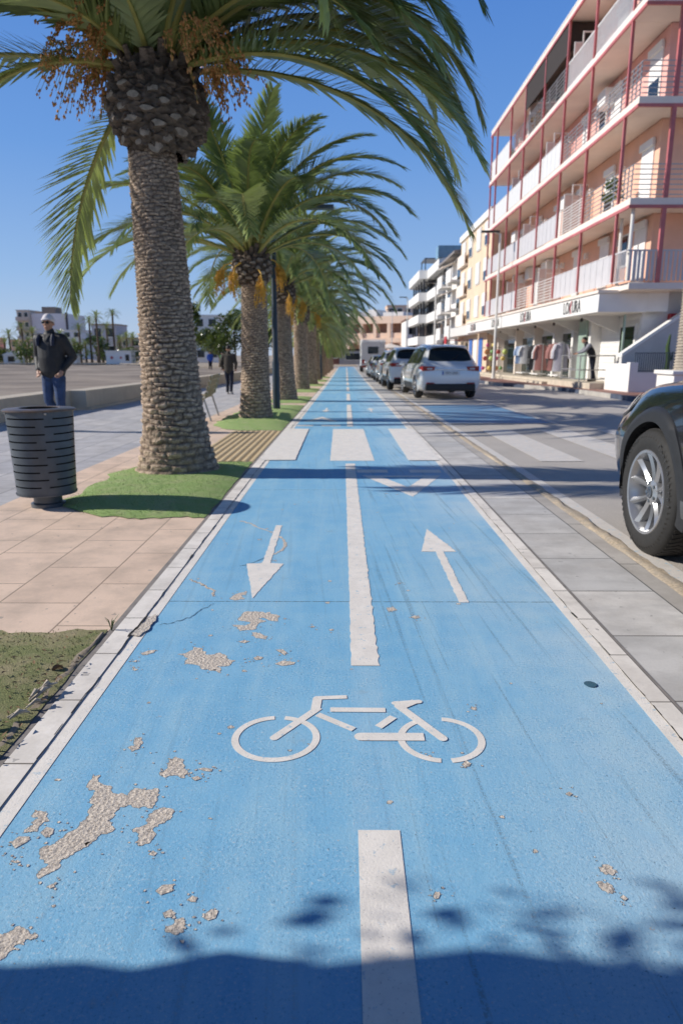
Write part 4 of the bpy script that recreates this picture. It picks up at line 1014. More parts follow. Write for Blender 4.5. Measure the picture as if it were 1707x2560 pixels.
for i in range(14):
    leafy('bush', 'low green bush in the hedge line of the town shore', (-104+5.6*i+1.5*math.sin(i*2.1), 117+3*(i%3), SZ), 2.3+.7*(i%4), 2.3, 40+i, 'bush', (LEAFB, LEAFG)[i%2], 700, .12, .45, 'bushes along the far shore')
for i, (x, D) in enumerate(((-62,118),(-57,119),(-70,118.5),(-47,118),(-80,119))):
    t = thing('beach_shelter', ('small white kiosk by the town palms, left of the man','low white stall across the beach beside a palm','white boat shed shape beside the man\'s shoulder','small pale stall left of the first aid hut','pale hut at the far left across the beach')[i], 'kiosk', (x,D,SZ))
    b = MB(); b.box((-1.4,0,0),(1.4,2,1.3)); b.build('wall', WHITE if i%2 else CREAM, t); b = MB(); b.prism([(-1.6,1.3),(1.6,1.3),(0,2.0)], -.2, 2.2, 0, Matrix.Rotation(PI/2, 4, 'X') @ Matrix.Scale(-1, 4, (0,0,1))); b.build('roof', WHITE, t); b = MB(); b.box((-.6,-.04,.2),(.5,-.004,1.1)); b.build('hatch', DARKGLASS, t)

# ------------------------------------------------------------------ pink apartment building
XF, XW = 9.3, 10.7          # balcony front and wall
Y0, Y1 = 24.2, 47.6
LV = [3.35, 6.0, 9.0, 11.85, 14.8]     # undersides: first floor, slabs a b c, roof
bd = thing('apartment_building', 'pink and orange apartment building with red steel balcony posts above the shops', 'building', (0,0,0))
FCOL = [ORANGE, ORANGE, ROSE, ROSE]; FC2 = [ORANGE, ORANGE, ORANGE, ROSE]
for f in range(4):
    z0, z1 = LV[f]+.02, LV[f+1]
    m = FCOL[f]
    b = MB(); b.box((XW,Y0+1.4,z0),(24,Y1,z1)); b.build('storey_wall', m, bd)
b = MB(); b.box((10.6,Y0+1.3,-.6),(24,Y1+.05,LV[0])); b.build('ground_floor_wall', WHITE, bd)
for f in range(5):
    z = LV[f]; b = MB()
    x0 = XF if f else 9.5
    b.box((x0,Y0,z),(24.2,Y0+1.37,z+.22)); b.box((x0,Y0+1.37,z),(XW-.02,Y1+.6,z+.22))
    b.build('roof_slab' if f == 4 else 'balcony_slab', [CREAM], bd, bevel=.012)
    if f:
        b = MB(); b.box((x0-.03,Y0-.03,z-.10),(x0+.04,Y1+.63,z-.004)); b.box((x0+.041,Y0-.03,z-.10),(24.2,Y0+.04,z-.004)); b.build('slab_edge_angle', REDSTEEL, bd)
b = MB(); b.box((XF-.02,Y0-.02,15.023),(24.2,Y1+.62,15.08)); b.build('roof_capping', WHITE, bd)
PY = [47.9, 46.3, 42.6, 39.4, 35.8, 32.4, 29.0, 25.3]
for f in range(4):
    z0 = LV[f]+.22; z1 = LV[f+1]-.101
    for y in PY:
        b = MB(); b.box((XF-.02,y-.045,z0 if f else z0+.1),(XF+.07,y+.045,z1)); b.build('balcony_post', REDSTEEL, bd)
    for x in (10.45, 14.5, 18.5):
        b = MB(); b.box((x-.07,Y0-.02,z0),(x+.07,Y0+.10,z1)); b.build('balcony_post', REDSTEEL, bd)
def rail_h(y0, y1, z, x, m=GREYSTEEL, n=7, p='rail_panel'):
    b = MB(); 
    for k in range(n): b.box((x-.012,y0,z+.10+.92*k/(n-1)-.014),(x+.012,y1,z+.10+.92*k/(n-1)+.014))
    for k in range(3):
        y = y0+(y1-y0)*(k+.5)/3; b.box((x+.013,y-.02,z+.02),(x+.04,y+.02,z+1.03))
    b.build(p, m, bd)
def rail_v(y0, y1, z, x, m, gap=.11):
    b = MB(); n = int((y1-y0)/gap)
    for k in range(n): y = y0+(y1-y0)*(k+.5)/n; b.box((x-.012,y-.014,z+.08),(x+.012,y+.014,z+1.0))
    b.box((x-.02,y0,z+1.0),(x+.02,y1,z+1.05)); b.box((x-.02,y0,z+.04),(x+.02,y1,z+.079)); b.build('rail_panel', m, bd)
def rail_p(y0, y1, z, x, m):
    b = MB(); n = max(3, int((y1-y0)/.3)); 
    for k in range(n): b.box((x-.012-.006*(k%2),y0+(y1-y0)*k/n,z+.06),(x+.012,y0+(y1-y0)*(k+1)/n-.008,z+1.02))
    b.box((x-.025,y0,z+1.021),(x+.025,y1,z+1.05)); b.build('rail_panel', m, bd)
WST = mat('white_painted_rail', (.74,.73,.71), .45, var=.08)
KIND = ['pphhpp','ppppoh','pppphh','hhhhvv']    # far bays to near bays on every floor
KIND = ['pp'+k for k in ('phhpV','pppoh','pppHh','hhHvv')]
for f in range(4):
    z = LV[f]+.22; ys = PY
    for i in range(7):
        ya, yb = ys[i+1]+.07, ys[i]-.07; k = KIND[f][i]
        if f == 0 and i in (3,4): rail_h(ya, yb, z, XF+.06, WST, 8)
        elif k == 'p': rail_p(ya, yb, z, XF+.06, LILAC if f < 2 else WST)
        elif k == 'V': rail_p(ya, yb, z, XF+.06, LILAC)
        elif k == 'v': rail_v(ya, yb, z, XF+.06, WST)
        elif k == 'o': rail_h(ya, yb, z, XF+.06, WST, 9)
        else: rail_h(ya, yb, z, XF+.06, GREYSTEEL)
    # corner and end return
    if f: rail_h(Y0+.05, PY[7]-.07, z, XF+.06)
    else: rail_v(Y0+.05, PY[7]-.07, z, XF+.06, LILAC)
    b = MB()
    if f:
        for k in range(7): b.box((XF+.09,Y0+.03,z+.10+.92*k/6-.014),(23.5,Y0+.055,z+.10+.92*k/6+.014))
        for k in range(9): b.box((XF+1.2+1.5*k,Y0+.056,z+.02),(XF+1.24+1.5*k,Y0+.09,z+1.03))
    else:
        for k in range(90): b.box((XF+.15+.15*k,Y0+.03,z+.06),(XF+.24+.15*k,Y0+.05,z+1.0))
        b.box((XF+.09,Y0+.01,z+1.0),(23.5,Y0+.07,z+1.05))
    b.build('rail_panel', GREYSTEEL if f else LILAC, bd)
    # doors, shutters and lamps on the wall
    for i in range(7):
        ya, yb = ys[i+1], ys[i]; c = (ya+yb)/2
        if yb-ya < 2: continue
        b = MB(); b.box((XW-.05,c-1.15,z),(XW-.002,c-.15,z+2.25)); d = b.build('balcony_door', WHITE, bd)
        if (i+f) % 3 != 1:
            b = MB(); b.box((XW-.07,c-1.05,z+.1),(XW-.0505,c-.25,z+1.2)); b.build('pane', DARKGLASS if (i*3+f) % 4 == 0 else SHUTTER, d)
        b = MB(); b.box((XW-.14,c-1.2,z+2.06),(XW-.0505,c-.1,z+2.3)); b.build('shutter_box', SHUTTER, d)
        if (i+2*f) % 3 == 0:
            b = MB(); b.box((XW-.04,c+.4,z+.9),(XW-.002,c+1.2,z+2.1)); wn = b.build('window', WHITE, bd)
            b = MB(); b.box((XW-.06,c+.48,z+.98),(XW-.0405,c+1.12,z+2.02)); b.build('pane', DARKGLASS, wn)
        b = MB(); b.box((XW-.16,c+1.35,z+1.75),(XW-.002,c+1.5,z+2.0)); b.build('wall_lamp', WHITE, bd)
    # lattice privacy screens between flats
    for i in ((2,4) if f % 2 == 0 else (3,5)) if f else (2,4):
        y = PY[i]-.35; b = MB()
        xs = [XF+.15,XF+.48,XF+.81,XF+1.14,XF+1.34]
        hs_ = [1.75,2.15,2.15,1.9]
        for q in range(4):
            h = hs_[q]; b.box((xs[q],y-.03,z+.02),(xs[q]+.05,y+.03,z+h))
            for r_ in range(4): zz = z+.25+(h-.3)*r_/3; b.box((xs[q]+.051,y-.025,zz),(xs[q+1]-.001,y+.025,zz+.045))
        b.box((xs[0]+.05,y-.006,z+.06),(xs[4],y+.006,z+1.7), 1)
        b.build('privacy_screen', [WST, mat('frosted_screen', (.62,.52,.48), .5, var=.05)], bd)
b = MB(); b.box((XF+.2,PY[5]+.1,13.9),(XF+1.3,PY[3]-.1,14.70)); b.add([(XF-.0,PY[5]+.08,13.5),(XF-.0,PY[3]-.08,13.5),(XF+1.35,PY[3]-.08,14.6),(XF+1.35,PY[5]+.08,14.6),(XF+.02,PY[5]+.08,14.72),(XF+.02,PY[3]-.08,14.72)], [(0,1,2,3),(3,2,5,4),(0,3,4),(1,5,2),(0,4,5,1)]); b.build('awning', BROWNAWN, bd)
for (y, z) in ((34.4,LV[1]+1.9),(40.5,LV[0]+2.0),(30.2,LV[2]+1.9),(44.4,LV[1]+1.9),(37.2,LV[0]+1.9)):
    b = MB(); b.box((XW-.45,y,z),(XW-.01,y+.9,z+.62)); b.build('air_conditioner', SHUTTER, bd, bevel=.02)
for (x, y) in ((10.0,26.6),(10.0,31.),(9.55,24.5)):
    b = MB(); b.tube([(x,y,LV[0]+.3),(x,y,LV[1]-.01)], .06, 10); b.build('down_pipe', LAMPW, bd)
leafy('potted_plant', 'orange flowering plant on a top floor balcony', (XF+.5,38.2,LV[3]+.3), 1.1, .5, 9, 'plant', mat('orange_flowers', (.5,.14,.03), .7, var=.6, vs=8, col2=(.1,.16,.04)), 420, .2, .12, tr=.03)

for (y, z, lab, fl) in ((41.2,LV[2]+.3,'green potted plant on a third floor balcony',LEAFG),(27.2,LV[1]+.3,'bushy potted plant on the near second floor balcony',LEAFG),(45.,LV[3]+.3,'small potted plant at the far end of the top balcony',LEAFG)):
    leafy('potted_plant', lab, (XF+.5,y,z), 1.15, .42, int(y), 'plant', fl, 380, .3, .12, tr=.03)
# ---- shop level
CX0 = 8.85
b = MB(); b.box((CX0,25.1,2.66),(10.58,52.0,3.30)); cano = b.build('canopy_box', WHITE, bd, bevel=.015)
b = MB(); b.box((10.581,25.1,2.68),(11.3,25.28,3.30)); b.build('canopy_return', WHITE, bd)
b = MB(); b.box((CX0-.06,25.02,3.301),(11.3,52.05,3.40)); b.build('canopy_capping', CREAM, bd)
for i, y in enumerate((28.1, 35.2, 42.2, 49.5)):
    M_ = Matrix.Translation((CX0-.012, y, 2.975)) @ Matrix(((0,0,-1,0),(-1,0,0,0),(0,1,0,0),(0,0,0,1)))
    b = MB(); b.text('LO', .66, M_ @ Matrix.Translation((-.60,0,0)), 0, .80, .006); b.text('URA', .66, M_ @ Matrix.Translation((.64,0,0)), 0, .78, .006)
    # the K is drawn with two red arms
    K = M_ @ Matrix.Translation((-.07,0,0))
    b.add([K @ Vector(p) for p in [(-.13,-.22,.006),(-.06,-.22,.006),(-.06,.22,.006),(-.13,.22,.006)]], [(0,1,2,3)], 0)
    b.add([K @ Vector(p) for p in [(-.05,-.02,.006),(.10,.26,.006),(.18,.26,.006),(.02,-.02,.006)]], [(0,1,2,3)], 1)
    b.add([K @ Vector(p) for p in [(-.02,-.03,.0062),(.10,-.22,.0062),(.18,-.22,.0062),(.05,-.03,.0062)]], [(0,1,2,3)], 1)
    b.build('shop_lettering', [BLACKLET, REDSIGN], bd, 0)
for y in (27.6, 31.4, 34.6, 38.2, 42.6, 46.4):
    b = MB(); b.prism([(10.58,2.66),(9.0,2.66),(10.58,2.0)], -.06, .06, 0, Matrix.Translation((0,y,0)) @ Matrix.Rotation(PI/2, 4, 'X')); b.build('canopy_bracket', WHITE, bd)
    b = MB(); b.lathe([(.02,0),(.06,-.04),(.05,-.16),(.0,-.17)], 10, Matrix.Translation((9.6,y+1.4,2.655))); b.build('spot_lamp', BLACKPL, bd)
XS = 10.6
slat = MB()
for k in range(16): slat.box((XS-.03,25.55,.1+.155*k),(XS-.002,29.6,.1+.155*k+.14))
slat.build('slatted_cladding', WHITE, bd)
for (ya, yb, m, n) in ((25.75,27.2,SHOPGLASS,'shop_window'),(29.7,31.5,SHOPGLASS,'shop_window'),(32.,34.3,SHOPGLASS,'shop_window'),(34.9,37.9,SHOPGLASS,'shop_window'),(38.5,42.0,SHOPGLASS,'shop_window'),(42.6,46.8,SHOPGLASS,'shop_window')):
    g0 = gz(ya)+.12
    b = MB(); b.box((XS-.09,ya,g0+.05),(XS-.032,yb,g0+2.35)); fr = b.build(n, WHITE, bd)
    b = MB(); b.box((XS-.12,ya+.12,g0+.2),(XS-.0905,yb-.12,g0+2.25)); b.build('pane', m, fr)
b = MB(); b.box((10.05,29.62,-.2),(10.12,30.6,2.6)); b.build('green_glass_screen', GREENGLASS, bd)
b = MB(); b.box((10.02,25.62,.1),(10.08,25.72,2.6)); b.build('green_glass_screen', GREENGLASS, bd)
for y in (29.5, 31.75, 34.6, 38.2, 42.3, 47.2):
    b = MB(); b.box((10.15,y-.14,gz(y)),(XS-.001,y+.14,2.659)); b.build('pillar', WHITE if y < 35 else CREAM, bd)
b = MB(); b.box((11.5,Y0+1.0,2.0),(11.95,Y0+1.29,2.62)); b.build('red_sign_box', REDSIGN, bd)
b = MB(); b.box((12.4,Y0+1.24,.6),(16,Y0+1.299,2.7)); b.build('dark_doorway', DARKGLASS, bd)

# ---- pavement, platform, kerbs of the shop side
KX = lambda y: 8.5 if y < 27 else (8.5-1.4*min(1,(y-27)/6))
b = MB(); b.strip(KX, 24, 8, 140, .12, 0, 1.0, 3); struct('far_pavement', b, REDPAVE, 'red tiled pavement in front of the shops', 'pavement')
kb = 0
for y in np.arange(8., 70., 1.0):
    y = float(y); a, c = KX(y), KX(y+1)
    dark = int(y) % 5 in (0,1) and y > 16
    b = MB(); b.add([(a-.13,y,gz(y)-.1),(a,y,gz(y)-.1),(c,y+.985,gz(y)-.1),(c-.13,y+.985,gz(y)-.1),(a-.12,y,gz(y)+.128),(a,y,gz(y)+.128),(c,y+.985,gz(y)+.128),(c-.12,y+.985,gz(y)+.128)], [(0,3,2,1),(4,5,6,7),(0,1,5,4),(1,2,6,5),(2,3,7,6),(3,0,4,7)])
    if kb == 0: kroot = MB(); kroot2 = MB(); kb = 1
    (kroot2 if dark else kroot).add(b.v, b.f)
struct('kerb', kroot, KERB, 'pale concrete kerb stones along the shop pavement', 'kerb'); struct('kerb', kroot2, KERBBLUE, 'dark painted kerb stones along the shop pavement', 'kerb')
b = MB(); b.bank(8.95, 10.6, 25.6, 47, .05, .34); b.bank(8.7, 8.95, 31, 47, .05, .23); struct('shop_platform', b, CONC, 'raised concrete platform along the shop fronts', 'platform')

# railing, stair wall, planter, fence
t = thing('railing', 'thin metal railing on the platform in front of the leaning man', 'railing', (0,0,0))
zb = gz(26)+.34
for (x, y) in ((8.98,29.2),(8.98,26.9),(10.3,26.9)):
    b = MB(); b.tube([(x,y,zb),(x,y,zb+.98)], .024, 8); b.build('post', GREYSTEEL, t)
for z in (.98,.45,.1):
    b = MB(); b.tube([(8.98,29.2,zb+z),(8.98,26.9,zb+z),(10.3,26.9,zb+z)], .02, 8); b.build('rail', GREYSTEEL, t)
t = thing('planter_wall', 'low white planter wall below the stair', 'wall', (0,0,0))
b = MB(); b.box((9.45,23.3,-.3),(12.6,23.5,.62)); b.box((9.45,23.5,-.3),(9.62,25.5,.90)); b.box((9.43,23.28,.0),(9.70,23.56,.95)); b.build('wall', WHITE, t)
b = MB(); b.box((9.62,23.5,-.3),(12.6,25.4,.45)); b.build('soil', EARTH, t)
t = thing('stair', 'white stair with a sloping solid parapet climbing to the right', 'stair', (0,0,0))
b = MB(); b.prism([(9.66,-.2),(14.2,-.2),(14.2,4.0),(13.6,3.9),(9.66,1.12)], -.12, .12, 0, Matrix.Translation((0,24.75,0)) @ Matrix.Rotation(PI/2, 4, 'X')); b.build('parapet', mat('grey_white_rough_render', (.60,.58,.56), .9, var=.08, vs=3, bump=.3, bs=40), t)
b = MB(); M_ = Matrix.Translation((0,24.75,0)) @ Matrix.Rotation(PI/2, 4, 'X'); b.prism([(9.64,1.122),(13.6,3.902),(13.6,4.02),(9.64,1.24)], -.17, .17, 0, M_); b.build('coping', WHITE, t)
for k in range(12):
    b = MB(); b.box((9.7+.33*k,24.9,-.2),(9.7+.33*(k+1)-.002,26.2,.45+.215*(k+1))); b.build('step', CONC, t)
t = thing('fence', 'black metal bar fence on top of the planter wall', 'fence', (0,0,0))
for k in range(9):
    b = MB(); z0 = .62
    for q in range(5): b.box((9.62+.36*k+.072*q,23.38,z0+.06),(9.64+.36*k+.072*q,23.40,z0+.62))
    b.box((9.60+.36*k,23.37,z0+.621),(9.60+.36*(k+1)-.002,23.41,z0+.65)); b.box((9.60+.36*k,23.37,z0+.03),(9.60+.36*(k+1)-.002,23.41,z0+.059)); b.build('bar_panel', CHARCOAL, t)
t = thing('cactus', 'tall thin cactus with a bushy base behind the black fence', 'plant', (11.05,24.2,.45)); b = MB(); b.tube([(0,0,0),(.03,0,.6),(-.02,0,1.0),(.03,0,1.42)], [.07,.08,.07,.03], 9); b.tube([(0,0,.5),(.16,0,.6),(.18,0,.85)], [.05,.05,.02], 8); b.build('stem', LEAFG, t)
b = MB()
for k in range(120):
    a = rs.uniform(0,6.28); e = rs.uniform(.1,1.3); l = rs.uniform(.2,.45); d = Vector((math.cos(a)*math.cos(e),math.sin(a)*math.cos(e),math.sin(e))); s_ = d.cross(Vector((0,0,1)))*.05
    b.add([Vector((0,0,0))-s_*.4, d*l*.5+s_, d*l, d*l*.5-s_], [(0,1,2,3)])
b.build('foliage', LEAFG, t, 0)
# pale palm trunk in its white planter at the right edge
t = thing('palm_tree', 'pale ridged palm trunk standing in a white pot at the right edge', 'palm tree', (9.95,20.6,0))
b = MB(); pr = []
for k in range(150):
    z = .75+.085*k; rr_ = .26+.03*math.exp(-(z-.75)*2)-.005*z; pr += [(rr_+.02,z),(rr_+.035,z+.03),(rr_-.005,z+.055),(rr_+.0,z+.08)]
b.lathe(pr, 22); b.build('trunk', mat('pale_palm_bark', (.50,.43,.35), .9, var=.35, vs=9, bump=.5, bs=30), t)
place(CR[1], 'crown', t, (0,0,13.4), (0,0,1), (.8,.8,.8))
t = thing('planter', 'white square planter holding the pale palm trunk', 'planter', (9.95,20.6,-.1)); b = MB(); b.box((-.55,-.55,0),(.55,.55,.74)); b.build('box', WHITE, t, bevel=.02); b = MB(); b.box((-.62,-.62,.741),(.62,.62,.86)); b.build('rim', WHITE, t, bevel=.02)

# ---- clothes racks
GAR = [mat('garment_'+n, c, .85, var=.2, vs=10) for n, c in (('pale_blue',(.38,.47,.62)),('white',(.7,.7,.7)),('black',(.02,.02,.025)),('dusty_pink',(.42,.20,.18)),('lilac_grey',(.5,.48,.56)),('denim',(.16,.24,.42)))]
def garment(x, y, z, m, L, w_, name, label, grp, rz=0):
    b = MB(); n = 8; vs = []; fs = []
    prof = [(0,.06),(.05,.20),(.12,.23),(.45,.22),(1.,.27)]
    for (u, hw) in prof:
        for k in range(n):
            a = 2*PI*k/n; vs.append((hw*w_*math.cos(a), (.035+.03*u)*math.sin(a)+.012*math.sin(k*2.3+u*6), -u*L))
    for i in range(len(prof)-1):
        for k in range(n): fs.append((i*n+k,i*n+(k+1)%n,(i+1)*n+(k+1)%n,(i+1)*n+k))
    b.add(vs, fs)
    for s_ in (-1,1): b.tube([(.19*w_*s_,0,-.04*L),(.30*w_*s_,.0,-.30*L),(.31*w_*s_,0,-.55*L)], [.05,.05,.045], 6)
    o = b.build(name, m, None, 60, (x,y,z)); o.rotation_euler = (0,0,rz); return tag(o, label, 'garment', grp)
racks = [(32.3,'clothes rack nearest the railing, with pink and white dresses',[4,1,3,3,3],'dress'),(35.6,'middle clothes rack with dark clothes',[3,1,2,2,2],'dress'),(38.6,'clothes rack nearest the toy display, with pale blue shirts',[1,0,0,5,0],'shirt')]
for (y, lab, cols, nm) in racks:
    g0 = gz(y)+.34; t = thing('clothes_rack', lab, 'clothes rack', (9.75,y,g0))
    for s_ in (-1,1):
        b = MB(); b.tube([(0,.75*s_,0),(0,.75*s_,1.62)], .018, 8); b.tube([(-.28,.75*s_,.05),(.28,.75*s_,.05)], .018, 8); b.build('upright', GREYSTEEL, t)
    b = MB(); b.tube([(0,-.75,1.6),(0,.75,1.6)], .016, 8); b.build('hanging_rail', GREYSTEEL, t)
    b = MB(); b.box((-.22,-.74,.12),(.22,.74,.17)); b.build('shelf', WHITE, t)
    for k, ci in enumerate(cols):
        lb = {'dress':('pale lilac long dress hanging','white dress hanging','black dress hanging','dusty pink dress hanging','lilac grey dress hanging'),'shirt':('pale blue shirt hanging','white shirt hanging','','','','denim blue shirt hanging')}[nm][ci if ci < 5 or nm == 'shirt' else 0]
        where = ('on the rack nearest the railing','on the middle rack','on the rack nearest the toys')[racks.index((y,lab,cols,nm))]
        garment(9.72, y-.56+.28*k, g0+1.58, GAR[ci], 1.25 if nm == 'dress' else .95, 1.15, nm, lb+' '+where, 'garments hanging '+where, R(8*(k%3-1)))
# ---- toy display
t = thing('display_stand', 'wooden stand hung with bright beach toys by the white street lamp', 'display stand', (9.15,44.2,gz(44)+.2)); b = MB(); b.box((-.06,-.06,0),(.06,.06,2.0)); b.build('post', BRONZE, t)
for z in (.5,1.1,1.7):
    b = MB(); b.tube([(-.6,0,z),(.6,0,z)], .02, 6); b.build('bar', BRONZE, t)
TC = [('pink',(.75,.16,.34)),('yellow',(.8,.6,.18)),('orange',(.75,.33,.12)),('green',(.25,.48,.16)),('red',(.65,.13,.12)),('lime',(.55,.66,.20))]
TM = {n: mat('toy_'+n, c, .35, var=.1) for n, c in TC}
for i in range(14):
    cn = TC[i%6][0]; x = 9.15-.55+.37*(i%4)+.08*(i//4); z = gz(44)+.2+(.45,1.05,1.45,1.85)[i//4]; rr_ = .12+.05*(i%3)/2
    b = MB()
    if i % 2: b.ball((0,0,0), rr_, 14)
    else: b.lathe([(rr_-.07+.07*math.cos(q*PI/4), .07*math.sin(q*PI/4)) for q in range(9)], 18, Matrix.Rotation(PI/2, 4, 'X'), 0, False)
    tag(b.build('beach_ball' if i % 2 else 'swim_ring', TM[cn], None, 60, (x,44.0-.12*(i%3),z)), f'{cn} '+('beach ball' if i%2 else 'inflatable swim ring')+' hanging '+('low','at mid height','high','at the top')[i//4]+' on the toy stand', 'toy', 'bright toys on the display stand')

# ---- tan building, white buildings, street end
bt = thing('apartment_building', 'tan brick building with white shutters beyond the pink one', 'building', (0,0,0))
b = MB(); b.box((9.75,48.8,-.7),(22,61.5,10.3)); b.build('wall', TANR, bt)
b = MB(); b.box((9.6,48.75,10.301),(22.1,61.6,10.75)); b.build('roof', WHITE, bt)
b = MB(); b.box((9.0,52.3,2.6),(9.749,61.4,3.3)); b.build('shop_fascia', LAMPW, bt)
for f in range(3):
    z = 3.5+2.35*f
    for k, y in enumerate((50.2,53.2,56.6,59.6)):
        b = MB(); b.box((9.68,y-.75,z+.35),(9.748,y+.75,z+1.9)); fr = b.build('window', WHITE, bt)
        b = MB(); b.box((9.64,y-.65,z+(.42 if k%2 else 1.0)),(9.679,y+.65,z+1.84)); b.build('shutter', SHUTTER, fr)
        if k % 2 == 0:
            b = MB(); b.box((9.65,y-.62,z+.40),(9.679,y+.62,z+.995)); b.build('pane', DARKGLASS, fr)
    b = MB(); b.box((9.45,57.9,z-.05),(9.749,61.4,z+.08)); b.box((9.45,57.9,z+.081),(9.52,61.4,z+.9)); b.build('balcony', CREAM, bt)
for (y, m) in ((51.,BLUEP),(53.,WHITE),(55.,BLUEP),(57.,SHOPGLASS),(59.,SHOPGLASS)):
    b = MB(); b.box((9.70,y-.7,-.3),(9.748,y+.7,2.3)); b.build('shop_door', m, bt)
b = MB(); b.box((8.3,58.6,2.0),(8.38,59.8,2.6)); b.tube([(8.38,59.2,2.3),(9.75,59.2,2.3)], .03, 6); tag(b.build('hanging_sign', REDSIGN), 'dark red hanging shop sign on the tan building', 'sign')
bw = thing('apartment_building', 'narrow white apartment building with stacked balconies and sloping roof', 'building', (0,0,0))
b = MB(); b.box((10.0,61.8,-.8),(22,72,9.6)); b.build('wall', WHITE, bw)
b = MB(); b.add([(9.2,61.8,9.8),(9.2,72.2,9.8),(14,72.2,10.4),(14,61.8,10.4),(9.2,61.8,9.6),(9.2,72.2,9.6),(14,72.2,9.61),(14,61.8,9.61)], [(0,3,2,1),(4,5,6,7),(0,1,5,4),(1,2,6,5),(2,3,7,6),(3,0,4,7)]); b.build('roof', mat('grey_roof', (.25,.23,.22), .8), bw)
for f in range(3):
    z = 2.6+2.4*f
    for y in (63.6, 69.4):
        b = MB(); b.box((9.0,y-1.5,z-.1),(9.999,y+1.5,z+.05)); b.box((9.0,y-1.5,z+.051),(9.10,y+1.5,z+1.0)); b.build('balcony', WHITE, bw)
        b = MB(); b.box((9.95,y-1.0,z+.06),(9.999,y+1.0,z+2.0)); b.build('window', DARKGLASS, bw)
    b = MB(); b.add([(8.7,65.2,z+1.5),(8.7,67.9,z+1.5),(9.99,67.9,z+2.0),(9.99,65.2,z+2.0),(8.7,65.2,z+1.45),(8.7,67.9,z+1.45),(9.99,67.9,z+1.95),(9.99,65.2,z+1.95)], [(0,3,2,1),(4,5,6,7),(0,1,5,4),(1,2,6,5),(2,3,7,6),(3,0,4,7)]); b.build('awning', CREAM, bw)
for y in (63., 66.5, 70.):
    b = MB(); b.box((9.94,y-1.1,-.4),(9.999,y+1.1,2.1)); b.build('shop_window', SHOPGLASS, bw)
bm = thing('apartment_building', 'modern white building with curved balcony bands and dark glass', 'building', (0,0,0))
b = MB(); b.box((10.0,72.6,-.8),(24,97,8.9)); b.build('wall', mat('dark_anthracite_cladding', (.05,.055,.065), .4, var=.2, vs=1), bm)
for f in range(4):
    z = 2.35+2.45*f-.15; pts = []
    yb_ = 97; x0 = 8.35
    for k in range(9): a = PI/2*k/8; pts.append((x0+1.6-1.6*math.sin(a)*1.0, yb_-1.6+1.6*math.cos(a)))
    poly = [(22,yb_)]+pts+[(x0,82.5),(9.3,82.3),(9.3,72.6),(22,72.6)]
    b = MB(); b.prism(poly, z, z+.95); b.build('balcony_band', WHITE, bm)
    if f < 3:
        for y in (74.5,77.5,80.5,84.4,87.4,90.4,93.4):
            b = MB(); b.box((9.55 if y > 82 else 9.97,y-1.2,z+.96),(9.60 if y > 82 else 9.999,y+1.2,z+2.44)); b.build('window', DARKGLASS, bm)
        for y in (83,86,89,92,95):
            b = MB(); b.box((8.9,y-.1,z+.951),(9.1,y+.1,z+2.449)); b.build('column', mat('dark_column', (.04,.045,.055), .4), bm)
b = MB(); b.box((9.6,72.7,9.85),(18,81,10.6)); b.build('penthouse', WHITE, bm)
b = MB(); b.box((9.2,72.6,10.61),(18,74.5,11.75)); b.build('glass_balustrade', BLUEGLASS, bm)
b = MB(); b.box((8.7,83.0,9.52),(8.75,94,10.4)); b.build('glass_balustrade', BLUEGLASS, bm)
b = MB()
for (x, y) in ((9.2,84),(9.2,88),(12,84),(12,88)): b.box((x-.06,y-.06,9.52),(x+.06,y+.06,11.9))
b.box((9.1,83.9,11.901),(12.1,88.1,12.02)); b.build('roof_pergola', CHARCOAL, bm)
# peach building closing the street
be = thing('apartment_building', 'peach hotel like building with loggias closing the far end of the street', 'building', (0,146,gz(150)), R(-28))
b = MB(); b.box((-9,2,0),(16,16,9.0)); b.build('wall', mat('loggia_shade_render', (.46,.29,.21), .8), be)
for z, h in ((0,.5),(4.2,.9),(7.9,1.4)):
    b = MB(); b.box((-9.2,0,z),(16.2,1.99,z+h)); b.build('floor_band', PEACH, be)
for k in range(9):
    x = -9+3.1*k
    b = MB(); b.box((x-.35,.05,.501),(x+.35,1.98,4.199)); b.box((x-.35,.05,5.101),(x+.35,1.98,7.899)); b.build('pillar', PEACH, be)
    for z in (.5,5.1):
        b = MB(); b.box((x+.351,.4,z+.001),(x+2.749,.6,z+.95)); b.build('parapet', PEACH, be)
    b = MB(); pts = [(x+.351,4.198),(x+.351,3.3)]+[(x+1.55-1.199*math.cos(PI*q/8), 3.3+.75*math.sin(PI*q/8)) for q in range(1,8)]+[(x+2.749,3.3),(x+2.749,4.198)]
    b.prism(pts, -.5, -.2, 0, Matrix.Rotation(PI/2, 4, 'X')); b.build('arch', PEACH, be)
for (a, c, z) in ((-4,1,10.6),(3,5,10.9),(6.5,11,10.3)):
    b = MB(); b.box((a,4,9.31),(c,9,z)); b.build('roof_room', WHITE, be)
house('house', 'white house with brown upper storey beside the peach building', 10.8, 15.5, 128, 7.0, 10, WHITE, floors=2, cols=2, roof=mat('brown_tile_roof', (.2,.1,.07), .8))
house('house', 'low brick red wall building at the end of the cycle path', -5.5, -1.0, 104, 2.4, 5, mat('brick_red_render', (.26,.11,.08), .8), floors=1, cols=3)
house('garage', 'low pale grey garage at the end of the cycle path', -1.0, 3.2, 103, 1.6, 5, mat('grey_garage_render', (.42,.41,.42), .8), floors=1, cols=1, roof=DARK, cat='garage')
house('house', 'distant apartment block rising above the peach building', 11, 22, 190, 13.5, 10, PEACH, floors=4, cols=5)
